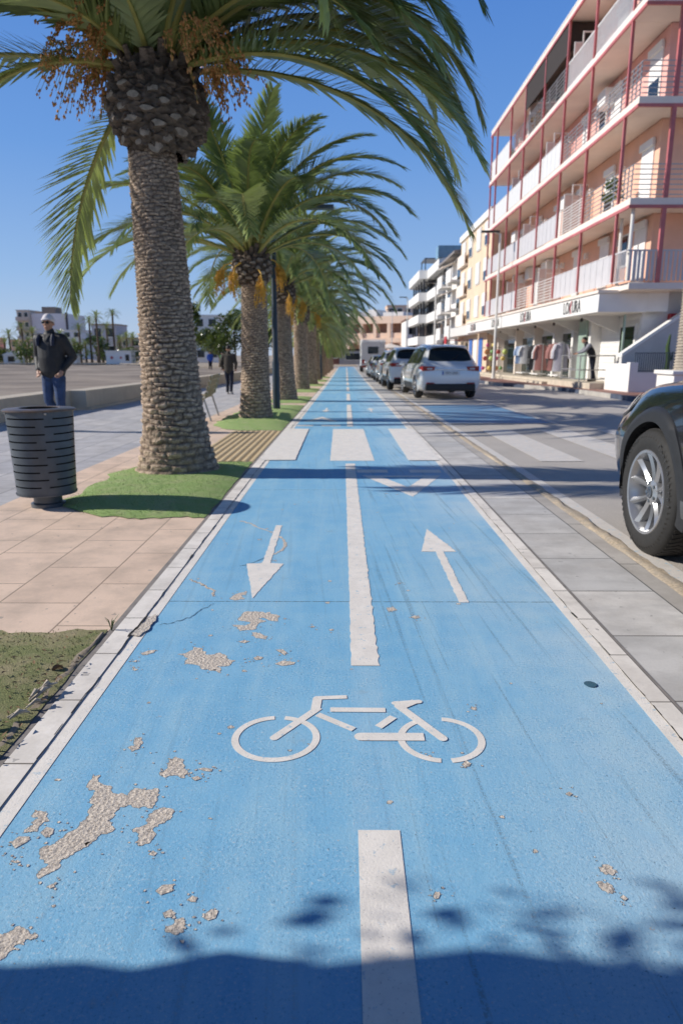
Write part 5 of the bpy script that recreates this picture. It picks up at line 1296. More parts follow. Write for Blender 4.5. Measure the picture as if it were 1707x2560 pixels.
t = thing('umbrella', 'white market umbrella between the motorhome and the parked cars', 'umbrella', (4.9,78,gz(78))); b = MB(); b.tube([(0,0,0),(0,0,2.6)], .04, 8); b.build('pole', WHITE, t); b = MB(); b.lathe([(1.9,2.2),(1.92,2.32),(.05,2.75)], 10, caps=False); b.build('canopy', CREAM, t, 0)

# ------------------------------------------------------------------ cars
def hermite(xs, ys, x):
    xs = np.asarray(xs); ys = np.asarray(ys); d = np.diff(ys)/np.diff(xs); m = np.zeros(len(xs))
    m[0], m[-1] = d[0], d[-1]
    for i in range(1, len(xs)-1): m[i] = 0 if d[i-1]*d[i] <= 0 else 2*d[i-1]*d[i]/(d[i-1]+d[i])
    i = int(min(max(np.searchsorted(xs, x)-1, 0), len(xs)-2)); h = xs[i+1]-xs[i]; t = (x-xs[i])/h
    return ((1+2*t)*(1-t)**2*ys[i]+t*(1-t)**2*h*m[i]+t*t*(3-2*t)*ys[i+1]+t*t*(t-1)*h*m[i+1])
class Body:
    """lofted half sections: columns y, z_bottom, z_mid, z_belt, z_edge, z_top, w_bottom, w_mid, w_belt, w_top"""
    def __init__(s, st): s.st = np.array(st); s.y0, s.y1 = s.st[0,0], s.st[-1,0]
    def sec(s, y):
        q = [hermite(s.st[:,0], s.st[:,c], y) for c in range(1,10)]
        zb, zm, zl, ze, zt, wb, wm, wl, wt = q
        return [Vector((0,y,zb)), Vector((wb*.88,y,zb)), Vector((wb,y,zb+.10)), Vector((wm,y,zm)), Vector((wl,y,zl)), Vector((wt,y,ze)), Vector((wt*.62,y,zt-.012)), Vector((0,y,zt))]
    def S(s, y, v):
        P = s.sec(y); i = int(min(max(math.floor(v), 0), 6)); t = v-i
        p0 = P[i-1] if i > 0 else Vector((-P[1].x, P[1].y, P[1].z)); p3 = P[i+2] if i < 6 else Vector((-P[6].x, P[6].y, P[6].z))
        p1, p2 = P[i], P[i+1]; k = .38
        a = (p2-p0)*k; b = (p3-p1)*k
        l = (p2-p1).length
        if a.length > l: a = a.normalized()*l
        if b.length > l: b = b.normalized()*l
        return p1*(2*t**3-3*t*t+1)+a*(t**3-2*t*t+t)+p2*(-2*t**3+3*t*t)+b*(t**3-t*t)
    def nrm(s, y, v):
        e = .02; du = s.S(min(s.y1,y+e), v)-s.S(max(s.y0,y-e), v); dv = s.S(y, min(7,v+e))-s.S(y, max(0,v-e))
        return dv.cross(du).normalized()*-1
    def pt(s, y, v, off=0):
        sg = 1
        if v > 7: v = 14-v; sg = -1
        p = s.S(y, v)
        if off:
            n = s.nrm(y, v)
            if (n.x < 0 and p.x > .05) : n = -n
            if abs(n.x) < .5 and v > 4.5 and n.z < 0: n = -n
            p = p+n*off
        return Vector((p.x*sg, p.y, p.z))
    def mesh(s, nv=5):
        mb = MB(); ys = []
        for a, c in zip(s.st[:-1,0], s.st[1:,0]):
            n = max(2, int((c-a)/.11)); ys += [a+(c-a)*i/n for i in range(n)]
        ys.append(s.y1); vs_ = [i/nv for i in range(7*nv+1)]
        ring = vs_+[14-v for v in vs_[-2:0:-1]]; n = len(ring)
        for y in ys: mb.v += [tuple(s.pt(y, v)) for v in ring]
        for i in range(len(ys)-1):
            for k in range(n): mb.f.append((i*n+k, (i+1)*n+k, (i+1)*n+(k+1)%n, i*n+(k+1)%n)); mb.m.append(0)
        mb.f.append(tuple(range(n))); mb.m.append(0); mb.f.append(tuple((len(ys)-1)*n+k for k in range(n))[::-1]); mb.m.append(0)
        return mb
    def patch(s, mb, ya, yb, v0, v1, off=.006, nu=8, nv=5, m=0, both=True):
        """ya, yb: (at v0, at v1) limits along the car"""
        for sg in ((1,-1) if both else (1,)):
            vs = []
            for j in range(nv+1):
                t = j/nv; v = v0+(v1-v0)*t; a = ya[0]+(ya[1]-ya[0])*t; c = yb[0]+(yb[1]-yb[0])*t
                for i in range(nu+1):
                    p = s.pt(a+(c-a)*i/nu, v, off); vs.append((p.x*sg, p.y, p.z))
            f = [(j*(nu+1)+i, j*(nu+1)+i+1, (j+1)*(nu+1)+i+1, (j+1)*(nu+1)+i) for j in range(nv) for i in range(nu)]
            mb.add(vs, f if sg > 0 else [q[::-1] for q in f], m)
def carve(mb, cutters, name, mats):
    o = mb.build(name, mats, None, 0)
    bm_ = bmesh.new(); bm_.from_mesh(o.data); bmesh.ops.recalc_face_normals(bm_, faces=bm_.faces); bm_.to_mesh(o.data); bm_.free()
    cb = MB()
    for (x0, x1, y, z, r) in cutters:
        cb.lathe([(r,x0),(r,x1)], 40, Matrix.Translation((0,y,z)) @ Matrix.Rotation(PI/2, 4, 'Y'))
    c = cb.build('cutter', mats, None, 0)
    bm_ = bmesh.new(); bm_.from_mesh(c.data); bmesh.ops.recalc_face_normals(bm_, faces=bm_.faces); bm_.to_mesh(c.data); bm_.free()
    md = o.modifiers.new('b', 'BOOLEAN'); md.operation = 'DIFFERENCE'; md.object = c; md.solver = 'EXACT'
    dg = bpy.context.evaluated_depsgraph_get(); me = bpy.data.meshes.new_from_object(o.evaluated_get(dg)); me.name = name
    bpy.data.objects.remove(o); bpy.data.objects.remove(c)
    me.polygons.foreach_set('use_smooth', [True]*len(me.polygons)); me.set_sharp_from_angle(angle=R(38))
    return me
def wheel_meshes(r, wd, rim_r, detail=False):
    tm = MB(); w2 = wd/2
    prof = [(rim_r-.01,-w2*.82),(rim_r+.012,-w2*.98),(rim_r+.05,-w2*1.02),(r-.045,-w2*1.0),(r-.014,-w2*.88),(r,-w2*.72),(r+.003,0),(r,w2*.72),(r-.014,w2*.88),(r-.045,w2*1.0),(r*.5+rim_r*.5,w2*1.03),(rim_r+.012,w2*.98),(rim_r-.01,w2*.82)]
    tm.lathe(prof, 72 if detail else 32, None, 0, False)
    if detail:
        for k in range(64):
            a = 2*PI*k/64
            for (x, wl, dz) in ((-w2*.84,.05,-.031),(w2*.84,.05,-.031),(-w2*.36,.080,-.003),(w2*.36,.080,-.003),(0,.045,-.002)):
                M_ = Matrix.Rotation(a+(.03 if abs(x) > w2*.5 else 0), 4, 'Z') @ Matrix.Translation((r+dz,0,x)) @ Matrix.Rotation(.35*(1 if x > 0 else -1), 4, 'X')
                if abs(x) > w2*.5: M_ = M_ @ Matrix.Rotation(-.9*(1 if x > 0 else -1), 4, 'Y')
                tm.obox((0,0,0), (.016,.024,wl), 0, 1, M_)
        def arc_text(txt, rad, a0, size):
            n = len(txt)
            for i, ch in enumerate(txt):
                if ch == ' ': continue
                a = a0-(i-(n-1)/2)*size*.72/rad
                tm.text(ch, size, Matrix.Rotation(a-PI/2, 4, 'Z') @ Matrix.Translation((0,rad,w2*1.03)), 2, 1.0, .0015)
        arc_text('Continental', (r+rim_r)/2+.012, R(128), .052); arc_text('255/55 R19', (r+rim_r)/2+.012, R(48), .034); arc_text('Continental', (r+rim_r)/2+.012, R(-60), .052)
    rm = MB(); N_ = 5
    rm.lathe([(rim_r+.012,w2*.90),(rim_r+.004,w2*1.0),(rim_r-.012,w2*.98),(rim_r-.028,w2*.70),(rim_r-.05,-w2*.6),(rim_r-.02,-w2*.8)], 56 if detail else 28, None, 0, False)
    rm.lathe([(.001,-w2*.5),(rim_r-.03,-w2*.5)], 32, None, 2, False)
    rm.lathe([(.0,-w2*.3),(rim_r*.62,-w2*.3),(rim_r*.62,-w2*.2),(0,-w2*.2)], 32, None, 3, False)
    ir, orr = .055, rim_r-.012
    for k in range(N_):
        for sd in (-1, 1):
            a0 = 2*PI*k/N_+sd*.20; a1 = 2*PI*k/N_+sd*(.33); P = []
            for i in range(6):
                t = i/5; rr_ = ir+(orr-ir)*t; a = a0+(a1-a0)*t**.8; wz = (.016-.004*math.sin(t*PI)+.009*t)*rim_r/.26; z = w2*(.62+.30*t**2); P.append((rr_,a,wz,z))
            vs = []
            for rr_, a, wz, z in P:
                c = Vector((rr_*math.cos(a), rr_*math.sin(a), 0)); tg = Vector((-math.sin(a), math.cos(a), 0))
                vs += [c-tg*wz+Vector((0,0,z-.05)), c-tg*wz+Vector((0,0,z-.012)), c-tg*wz*.25*sd+Vector((0,0,z+.004)), c+tg*wz+Vector((0,0,z-.012)), c+tg*wz+Vector((0,0,z-.05))]
            rm.add(vs, [(i*5+j, i*5+j+1, i*5+5+j+1, i*5+5+j) for i in range(5) for j in range(4)], 0)
    rm.lathe([(.085,w2*.30),(.078,w2*.62),(.055,w2*.70),(.036,w2*.72)], 24, None, 0, False)
    for k in range(5):
        a = 2*PI*(k+.5)/5; rm.lathe([(.011,w2*.6),(.011,w2*.72),(.0,w2*.73)], 8, Matrix.Translation((.056*math.cos(a),.056*math.sin(a),0)), 3)
    rm.lathe([(.037,w2*.66),(.036,w2*.76),(0,w2*.77)], 24, None, 3)
    if detail:
        # hub cap monogram: ring with a V over a W
        rm.lathe([(.033,w2*.772),(.0335,w2*.79),(.030,w2*.79),(.029,w2*.772)], 28, None, 1, False)
        def st(a, c):
            a, c = Vector((*a,0))*.030, Vector((*c,0))*.030; d = (c-a).normalized(); n_ = Vector((-d.y,d.x,0))*.0022; z = Vector((0,0,w2*.785)); rm.quad([a-n_+z, c-n_+z, c+n_+z, a+n_+z], 1)
        for a, c in (((-.45,.88),(0,.10)),((0,.10),(.45,.88)),((-.88,.35),(-.38,-.88)),((-.38,-.88),(0,-.05)),((0,-.05),(.38,-.88)),((.38,-.88),(.88,.35))): st(a, c)
    return tm.mesh('tyre', [RUBBER, DUSTRUB, mat('raised_tyre_lettering', (.05,.05,.05), .6)], 40), rm.mesh('rim', [ALLOY, CHROME, DARK, CHARCOAL], 30)
def car(label, loc, rz, pnt, st, wheels, r, win, plate, scale=1., detail=False, suv=False, tail=None, group=None, name='parked_car'):
    t = thing(name, label, 'car', loc, rz, group); t.scale = (scale,)*3
    B = Body(st); L = B.y1; hw = max(B.st[:,7])
    cut = []
    for y in wheels: cut += [(hw-.36,hw+.3,y,r,r+.055),(-hw-.3,-hw+.36,y,r,r+.055)]
    place(carve(B.mesh(), cut, 'body', [pnt]), 'body', t)
    for y in wheels:
        for sg in (-1,1):
            tw = MB(); nw = 24; vw = []
            for q in range(nw+1):
                a = R(-8)+R(196)*q/nw
                for xx in (hw-.02, hw-.36): vw.append((sg*xx, y+(r+.054)*math.cos(a), r+(r+.054)*math.sin(a)))
            tw.add(vw, [(2*q,2*q+1,2*q+3,2*q+2) for q in range(nw)]); tw.quad([(sg*(hw-.36), y+(r+.054)*math.cos(R(-8)+R(196)*q/nw), r+(r+.054)*math.sin(R(-8)+R(196)*q/nw)) for q in range(nw+1)])
            tw.build('wheel_well', DARK, t)
    # arch lips and sill cladding
    for y in wheels:
        for sg in (-1,1):
            mb = MB(); N_ = 32; vs = []; lw = .085 if suv else .028
            a0, a1 = R(-14), R(194)
            for i in range(N_+1):
                a = a0+(a1-a0)*i/N_; 
                for rr_, ox in ((r+.050,-.03),(r+.046,.012),(r+.05+lw*.5,.016),(r+.05+lw,.008),(r+.055+lw,-.02)):
                    yy = y+rr_*math.cos(a); zz = r+rr_*math.sin(a); yc = min(max(yy,B.y0+.02),B.y1-.02)
                    sec_ = B.sec(yc); zb, zm, zl = sec_[2].z, sec_[3].z, sec_[4].z
                    v = 2+(zz-zb)/(zm-zb) if zz < zm else 3+(zz-zm)/max(.05,zl-zm)
                    x = B.S(yc, min(4.2,max(2.,v))).x+ox
                    vs.append((sg*x, yy, zz))
            fs = [(i*5+k, i*5+k+1, i*5+5+k+1, i*5+5+k) for i in range(N_) for k in range(4)]
            mb.add(vs, fs if sg < 0 else [q[::-1] for q in fs]); mb.build('wheel_arch', BLACKPL if suv else pnt, t, 60)
    mb = MB(); B.patch(mb, (wheels[0]+r+.08,)*2, (wheels[1]-r-.08,)*2, 1.6, 2.5, .008, 10, 3); mb.build('sill', BLACKPL, t)
    tm, rm = wheel_meshes(r, .235 if not detail else .245, r*.66, detail)
    for y in wheels:
        for sg in (-1,1):
            wl = thing('wheel', '', '', (0,0,0)); del wl['label']; del wl['category']
            wl.parent = t; wl.location = (sg*(hw-.125),y,r); wl.rotation_euler = (0,PI/2*sg,0)
            place(tm, 'tyre', wl); place(rm, 'rim', wl, (0,0,0), (0,0,.9+y))
    # glass
    for (ya, yb, v0, v1, nm) in win['side']:
        for sg in (1,-1):
            mb = MB(); B.patch(mb, ya, yb, v0, v1, .007, 10, 5, 0, False)
            if sg < 0: mb.v = [(-x,y,z) for x,y,z in mb.v]; mb.f = [f[::-1] for f in mb.f]
            mb.build(nm, CARGLASS, t, 60)
    for (ya, yb, vv, nm) in win['top']:
        mb = MB(); vs = []; nu, nv = 10, 16
        for j in range(nv+1):
            v = vv+(14-2*vv)*j/nv; e = abs(2*j/nv-1)**3*.05
            for i in range(nu+1): vs.append(B.pt(ya+e+(yb-ya-2*e)*i/nu, v, .007))
        mb.add(vs, [(j*(nu+1)+i, j*(nu+1)+i+1, (j+1)*(nu+1)+i+1, (j+1)*(nu+1)+i) for j in range(nv) for i in range(nu)]); mb.build(nm, CARGLASS, t, 60)
    # door seams and handles
    for (ya, yb) in win['doors']:
        for sg in (1,-1):
            mb = MB()
            for yy in (ya, yb): B.patch(mb, (yy,yy), (yy+.012,yy+.012), 2.3, 4.0, .003, 1, 8, 0, False)
            if sg < 0: mb.v = [(-x,y,z) for x,y,z in mb.v]; mb.f = [f[::-1] for f in mb.f]
            d = mb.build('door_seam', DARK, t, 0)
            p = B.pt(ya+.2, 3.72, .02); mb = MB(); mb.obox((sg*p.x,p.y,p.z), (.035,.2,.03)); mb.build('door_handle', pnt, t, bevel=.008)
    for sg in (1,-1):
        p = B.pt(win['mirror'], 4.05, .0); mb = MB(); mb.ball((sg*(p.x+.13),p.y,p.z+.06), .1, 12, 0, (1.15,.6,.75)); mb.tube([(sg*(p.x-.02),p.y+.02,p.z),(sg*(p.x+.1),p.y,p.z+.04)], .03, 6, 1); mb.build('door_mirror', [pnt, BLACKPL], t)
    # rear: tail lamps wrapped round the corners, bumper, plate, wiper, spoiler
    tl = tail or (.93,.99,.55)
    for sg in (1,-1):
        mb = MB(); z0, z1 = tl[0]-.075, tl[0]+.075; pts = []
        for (y, fx) in ((.40,1.0),(.22,1.0),(.10,1.0)):
            pts.append((B.pt(y, 3.9, .012).x, y))
        pts += [(B.pt(.05, 3.7, .0).x-.02, -.012), (tl[2], -.020)]
        inn = [(x-.05, y+.05) for x, y in pts]
        for k in range(len(pts)-1):
            tz = [.35,.7,1.,1.,.72]
            a, c, ai, ci = pts[k], pts[k+1], inn[k], inn[k+1]
            za, zc_ = tl[0]-.08*tz[k], tl[0]-.08*tz[k+1]; zA, zC = tl[0]+.07*tz[k], tl[0]+.07*tz[k+1]
            mb.add([(sg*a[0],a[1],za),(sg*c[0],c[1],zc_),(sg*c[0],c[1],zC),(sg*a[0],a[1],zA),(sg*ai[0],ai[1],za),(sg*ci[0],ci[1],zc_),(sg*ci[0],ci[1],zC),(sg*ai[0],ai[1],zA)], [(0,1,2,3),(4,7,6,5),(0,4,5,1),(3,2,6,7),(0,3,7,4),(1,5,6,2)], 0)
        mb.obox((sg*(tl[2]+.13),-.022,tl[0]-.01), (.16,.012,.05), 0, 1)
        mb.build('tail_light', [LAMPRED, CLEARL], t, 20)
    mb = MB(); mb.box((-hw*.80,-.035,.27),(hw*.80,.2,.47)); mb.build('rear_bumper', BLACKPL, t, bevel=.03)
    for sg in (1,-1):
        mb = MB(); mb.box((sg*.62-.12,-.045,.475),(sg*.62+.12,0,.505)); mb.build('reflector', LAMPRED, t, bevel=.006)
    mb = MB(); mb.box((-.27,-.03,.735),(.27,.0,.85)); mb.box((-.27,-.033,.736),(-.23,-.0301,.849),1)
    mb.text(plate, .105, Matrix.Translation((.02,-.031,.792)) @ Matrix.Rotation(PI/2, 4, 'X'), 2, .86, .001); mb.build('number_plate', [PLATE, BLUEP, BLACKLET], t, 0)
    mb = MB(); mb.box((-.52,-.028,.885),(.52,.0,.91)); mb.build('tailgate_trim', CHROME, t, bevel=.006)
    yw = win['top'][0][0]; 
    p = B.pt(win['top'][0][1]+.02, 7, .03); mb = MB(); mb.obox((0,p.y-.04,p.z), (1.05,.20,.03)); mb.build('roof_spoiler', pnt, t, bevel=.012)
    a = B.pt(yw-.01, 7, .02); c = B.pt(yw+.12, 6.4, .02); mb = MB(); mb.tube([a, Vector((a.x-.0,a.y+.01,a.z+.02)), c], .010, 6); mb.build('rear_wiper', BLACKPL, t)
    for sg in (1,-1):
        mb = MB(); 
        for k in range(2): B.patch(mb, (win['rack'][0],)*2, (win['rack'][1],)*2, 5.05+.06*k, 5.11+.06*k, .02+.015*k, 14, 1, 0, False)
        if sg < 0: mb.v = [(-x,y,z) for x,y,z in mb.v]; mb.f = [f[::-1] for f in mb.f]
        mb.build('roof_rail', CHROME, t)
    # front
    for sg in (1,-1):
        mb = MB(); B.patch(mb, (L-.42,L-.50), (L-.06,L-.10), 3.55, 4.05, .012, 8, 3, 0, False)
        if sg < 0: mb.v = [(-x,y,z) for x,y,z in mb.v]; mb.f = [f[::-1] for f in mb.f]
        mb.build('headlight', CLEARL, t)
    mb = MB(); mb.box((-.55,L-.02,.40),(.55,L+.02,.62)); mb.build('front_grille', BLACKPL, t, bevel=.02)
    mb = MB(); mb.box((-.26,L+.021,.45),(.26,L+.03,.56)); mb.build('front_plate', PLATE, t)
    return t, B
MPV = [(0,.42,.62,.84,.90,.93,.80,.86,.80,.66),(.05,.30,.62,.93,1.0,1.03,.88,.92,.86,.70),(.16,.26,.62,.96,1.08,1.12,.90,.94,.88,.70),(.52,.22,.64,.99,1.50,1.56,.92,.955,.91,.60),(.95,.2,.64,1.0,1.59,1.64,.93,.96,.92,.60),(1.9,.2,.64,.99,1.61,1.665,.93,.96,.92,.61),(2.7,.2,.64,.97,1.58,1.635,.93,.96,.92,.60),(3.2,.2,.64,.95,1.42,1.47,.93,.96,.91,.60),(3.85,.2,.64,.93,1.02,1.07,.92,.955,.88,.66),(4.4,.22,.62,.84,.88,.93,.88,.92,.83,.66),(4.68,.26,.56,.70,.73,.76,.80,.84,.74,.56),(4.78,.34,.5,.62,.64,.66,.66,.70,.62,.48)]
MWIN = dict(side=[((.50,.72),(1.15,1.12),4.14,4.86,'side_window'),((1.22,1.19),(2.08,2.02),4.14,4.88,'side_window'),((2.16,2.10),(3.40,3.00),4.14,4.86,'side_window')], top=[(.18,.50,5.12,'rear_window'),(3.02,3.76,5.14,'windscreen')], doors=[(1.20,2.10),(2.12,3.2)], mirror=3.15, rack=(.8,2.7))
SUVS = [(0,.44,.68,.90,.96,.98,.78,.84,.78,.64),(.05,.34,.68,.98,1.05,1.08,.86,.90,.84,.68),(.18,.30,.68,1.02,1.16,1.19,.88,.915,.86,.66),(.50,.27,.70,1.05,1.52,1.58,.90,.93,.88,.58),(.95,.26,.70,1.05,1.60,1.655,.91,.935,.89,.58),(1.7,.26,.70,1.04,1.62,1.68,.91,.935,.89,.60),(2.4,.26,.70,1.02,1.58,1.63,.91,.935,.89,.58),(2.85,.26,.70,1.01,1.42,1.46,.91,.935,.88,.58),(3.4,.26,.70,1.0,1.06,1.10,.91,.93,.86,.68),(4.05,.27,.68,.92,.97,1.02,.88,.91,.83,.68),(4.36,.32,.62,.78,.82,.85,.80,.84,.74,.58),(4.46,.38,.56,.70,.72,.74,.66,.70,.62,.48)]
SWIN = dict(side=[((.46,.66),(.98,.96),4.14,4.84,'side_window'),((1.05,1.02),(1.80,1.76),4.14,4.86,'side_window'),((1.88,1.84),(3.0,2.68),4.14,4.84,'side_window')], top=[(.20,.48,5.10,'rear_window'),(2.70,3.32,5.14,'windscreen')], doors=[(1.02,1.84),(1.86,2.85)], mirror=2.78, rack=(.7,2.5))
SED = [(0,.36,.56,.78,.86,.90,.74,.80,.74,.60),(.06,.26,.56,.86,.92,.96,.82,.86,.80,.64),(.55,.2,.58,.90,.96,1.0,.86,.89,.84,.64),(1.15,.18,.58,.90,1.36,1.40,.87,.90,.85,.54),(2.0,.18,.58,.90,1.40,1.45,.88,.90,.85,.56),(2.6,.18,.58,.89,1.34,1.39,.88,.90,.85,.55),(3.3,.18,.58,.86,.92,.97,.87,.90,.82,.62),(4.0,.2,.56,.76,.80,.84,.83,.87,.78,.60),(4.28,.26,.5,.62,.65,.68,.74,.78,.70,.52),(4.36,.32,.46,.56,.58,.60,.62,.66,.58,.44)]
DWIN = dict(side=[((.80,1.05),(1.82,1.78),4.14,4.84,'side_window'),((1.90,1.86),(3.0,2.62),4.14,4.84,'side_window')], top=[(.62,1.08,5.10,'rear_window'),(2.66,3.24,5.14,'windscreen')], doors=[(.95,1.84),(1.86,2.8)], mirror=2.75, rack=(1.2,2.4))
GRP = 'cars parked in line along the cycle path'
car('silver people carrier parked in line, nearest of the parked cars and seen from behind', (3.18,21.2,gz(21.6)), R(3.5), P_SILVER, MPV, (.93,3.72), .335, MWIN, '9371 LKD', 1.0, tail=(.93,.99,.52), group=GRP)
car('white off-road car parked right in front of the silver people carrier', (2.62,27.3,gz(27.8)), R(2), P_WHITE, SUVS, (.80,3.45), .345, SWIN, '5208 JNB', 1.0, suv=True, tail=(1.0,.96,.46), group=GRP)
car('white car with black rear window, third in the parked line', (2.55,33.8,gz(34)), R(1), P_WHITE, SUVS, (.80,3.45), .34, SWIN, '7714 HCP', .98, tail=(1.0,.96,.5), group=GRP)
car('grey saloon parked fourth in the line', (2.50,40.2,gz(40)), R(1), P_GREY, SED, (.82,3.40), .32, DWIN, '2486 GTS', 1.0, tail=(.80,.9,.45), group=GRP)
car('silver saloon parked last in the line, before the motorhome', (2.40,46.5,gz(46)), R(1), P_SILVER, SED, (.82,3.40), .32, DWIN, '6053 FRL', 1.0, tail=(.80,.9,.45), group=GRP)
BIG = [(0,.46,.72,.92,.98,1.0,.82,.88,.82,.68),(.06,.36,.72,1.02,1.08,1.12,.92,.96,.90,.74),(.3,.28,.74,1.07,1.36,1.41,.96,.985,.93,.68),(.8,.25,.74,1.08,1.60,1.66,.97,.99,.94,.66),(1.7,.25,.74,1.07,1.65,1.71,.97,.99,.94,.66),(2.5,.25,.74,1.06,1.62,1.68,.97,.99,.94,.66),(3.0,.25,.74,1.05,1.50,1.55,.97,.99,.94,.66),(3.62,.25,.74,1.03,1.07,1.12,.97,.99,.91,.74),(4.2,.26,.72,.98,1.03,1.08,.95,.975,.89,.75),(4.58,.30,.68,.88,.94,1.0,.90,.935,.83,.70),(4.78,.34,.62,.78,.84,.90,.80,.85,.75,.62),(4.87,.40,.58,.70,.74,.78,.66,.72,.64,.52)]
BWIN = dict(side=[((.55,.80),(1.05,1.02),4.14,4.84,'side_window'),((1.12,1.08),(1.95,1.9),4.14,4.86,'side_window'),((2.03,1.98),(3.2,2.8),4.14,4.84,'side_window')], top=[(.22,.6,5.10,'rear_window'),(2.86,3.54,5.14,'windscreen')], doors=[(1.10,2.0),(2.02,3.1)], mirror=2.95, rack=(.8,2.6))
tc, TB = car('glossy black off-road car at the right edge with silver alloy wheel', (2.90,4.27-3.93*1.045,-.012), R(-.4), P_BLACK, BIG, (1.02,3.93), .382, BWIN, '4162 KVM', 1.045, detail=True, suv=True, tail=(1.02,.98,.5))
mb = MB(); TB.patch(mb, (3.20,3.16), (3.42,3.36), 3.62, 3.74, .010, 4, 2, 0); mb.build('fender_badge', CHROME, tc)
mb = MB(); TB.patch(mb, (1.5,1.5), (3.44,3.44), 1.95, 2.28, .022, 10, 3, 0); mb.build('door_cladding_strip', mat('grey_cladding', (.09,.095,.10), .4), tc)

def motorhome():
    t = thing('motorhome', 'white motorhome with rear ladder and striped sides, parked beyond the cars', 'motorhome', (2.35,61,gz(61)))
    b = MB(); b.prism([(0,.55),(0,2.62),(.12,2.78),(4.6,2.80),(5.6,2.5),(5.6,2.0),(4.9,1.8),(4.9,.55)], -1.06, 1.06, 0, Matrix(((0,0,1,0),(1,0,0,0),(0,1,0,0),(0,0,0,1)))); b.build('body', mat('motorhome_white_skin', (.66,.66,.66), .4, var=.08, vs=2), t, bevel=.05)
    b = MB(); b.prism([(4.905,.4),(4.905,1.75),(5.6,1.2),(6.4,1.05),(6.5,.45)], -.95, .95, 0, Matrix(((0,0,1,0),(1,0,0,0),(0,1,0,0),(0,0,0,1)))); b.build('cab', P_WHITE, t, bevel=.05)
    b = MB(); b.box((-.45,-.02,1.6),(.45,-.004,2.2)); b.build('rear_window', CARGLASS, t)
    b = MB(); b.box((-1.0,-.05,.42),(1.0,.15,.62)); b.build('rear_bumper', mat('faded_red_bumper', (.25,.06,.05), .5), t, bevel=.02)
    for s_ in (-1,1):
        b = MB(); b.box((s_*.85-.1,-.03,.75),(s_*.85+.1,-.004,1.1)); b.build('tail_light', LAMPRED, t)
        b = MB(); b.box((s_*1.062-.01,.4,1.2),(s_*1.062+.01,4.5,1.36)); b.build('side_stripe', CHARCOAL, t)
        b = MB(); b.box((s_*1.062-.012,1.2,1.6),(s_*1.062+.012,2.2,2.15)); b.build('side_window', CARGLASS, t)
    for y in (1.2,5.4):
        for s_ in (-1,1):
            b = MB(); b.lathe([(.2,-.1),(.33,-.11),(.34,0),(.33,.11),(.2,.1)], 24, Matrix.Translation((s_*.93,y,.34)) @ Matrix.Rotation(PI/2, 4, 'Y')); b.build('wheel', RUBBER, t)
    b = MB()
    for x in (.55,.85): b.tube([(x,-.07,.7),(x,-.07,2.75)], .015, 6)
    for k in range(6): b.tube([(.55,-.07,.9+.32*k),(.85,-.07,.9+.32*k)], .012, 6)
    b.build('ladder', CHROME, t)
    b = MB(); b.text('4370 CWZ', .1, Matrix.Translation((0,-.055,.52)) @ Matrix.Rotation(PI/2, 4, 'X'), 1); b.box((-.27,-.053,.46),(.27,-.0505,.58)); b.build('number_plate', [PLATE, BLACKLET], t, 0)
motorhome()

# ------------------------------------------------------------------ people
def skin(points, edges, rad, root=0, sub=2, n=16):
    """closed tapered limbs and joint balls along the skeleton; remesh() fuses them into one surface"""
    mb = MB(); rad = [r if isinstance(r, tuple) else (r, r) for r in rad]
    def rr_(u, r): a = (r[0]+r[1])/2; return math.sqrt((u.x*r[0])**2+(u.y*r[1])**2+(u.z*a)**2)
    for a, c in edges:
        A, B_ = Vector(points[a]), Vector(points[c]); t = (B_-A).normalized(); x = t.cross(Vector((0,1,0)) if abs(t.y) < .9 else Vector((1,0,0))).normalized(); y = t.cross(x); vs = []
        for q in range(5):
            f = q/4; P = A.lerp(B_, f); r = tuple(rad[a][k]*(1-f)+rad[c][k]*f for k in (0,1))
            for k in range(n):
                u = x*math.cos(2*PI*k/n)+y*math.sin(2*PI*k/n); vs.append(P+u*rr_(u, r))
        fs = [(q*n+k, q*n+(k+1)%n, (q+1)*n+(k+1)%n, (q+1)*n+k) for q in range(4) for k in range(n)]+[tuple(range(n))[::-1], tuple(4*n+k for k in range(n))]
        mb.add(vs, fs)
    for p, r in zip(points, rad):
        m_ = min(r); k0 = len(mb.f); mb.ball(p, 1, 16, 0, (r[0], r[1], (r[0]+r[1])/2*(.9 if m_ < .1 else .7)))
    return mb
def remesh(mb, name, m, vox=.011):
    for q in (1., .93, 1.08, .8, 1.2):
        me = remesh_once(mb, name, m, vox*q); z = [v[2] for v in mb.v]; w = [v.co.z for v in me.vertices]
        if w and max(w) > max(z)-.05 and min(w) < min(z)+.05: return me
        bpy.data.meshes.remove(me)
    return mb.mesh(name, m, 80)
def outward(me):
    b_ = bmesh.new(); b_.from_mesh(me); bmesh.ops.remove_doubles(b_, verts=b_.verts, dist=1e-6); bmesh.ops.recalc_face_normals(b_, faces=b_.faces); b_.to_mesh(me); b_.free()
def remesh_once(mb, name, m, vox=.011):
    o = mb.build(name, m, None, 0); outward(o.data); md = o.modifiers.new('r', 'REMESH'); md.mode = 'VOXEL'; md.voxel_size = vox; md.use_smooth_shade = True
    sm = o.modifiers.new('s', 'SMOOTH'); sm.iterations = 5 if vox > .0115 else 2
    dg = bpy.context.evaluated_depsgraph_get(); me = bpy.data.meshes.new_from_object(o.evaluated_get(dg)); bpy.data.objects.remove(o)
    me.name = name; me.materials.clear(); me.materials.append(m); me.polygons.foreach_set('use_smooth', [True]*len(me.polygons)); return me
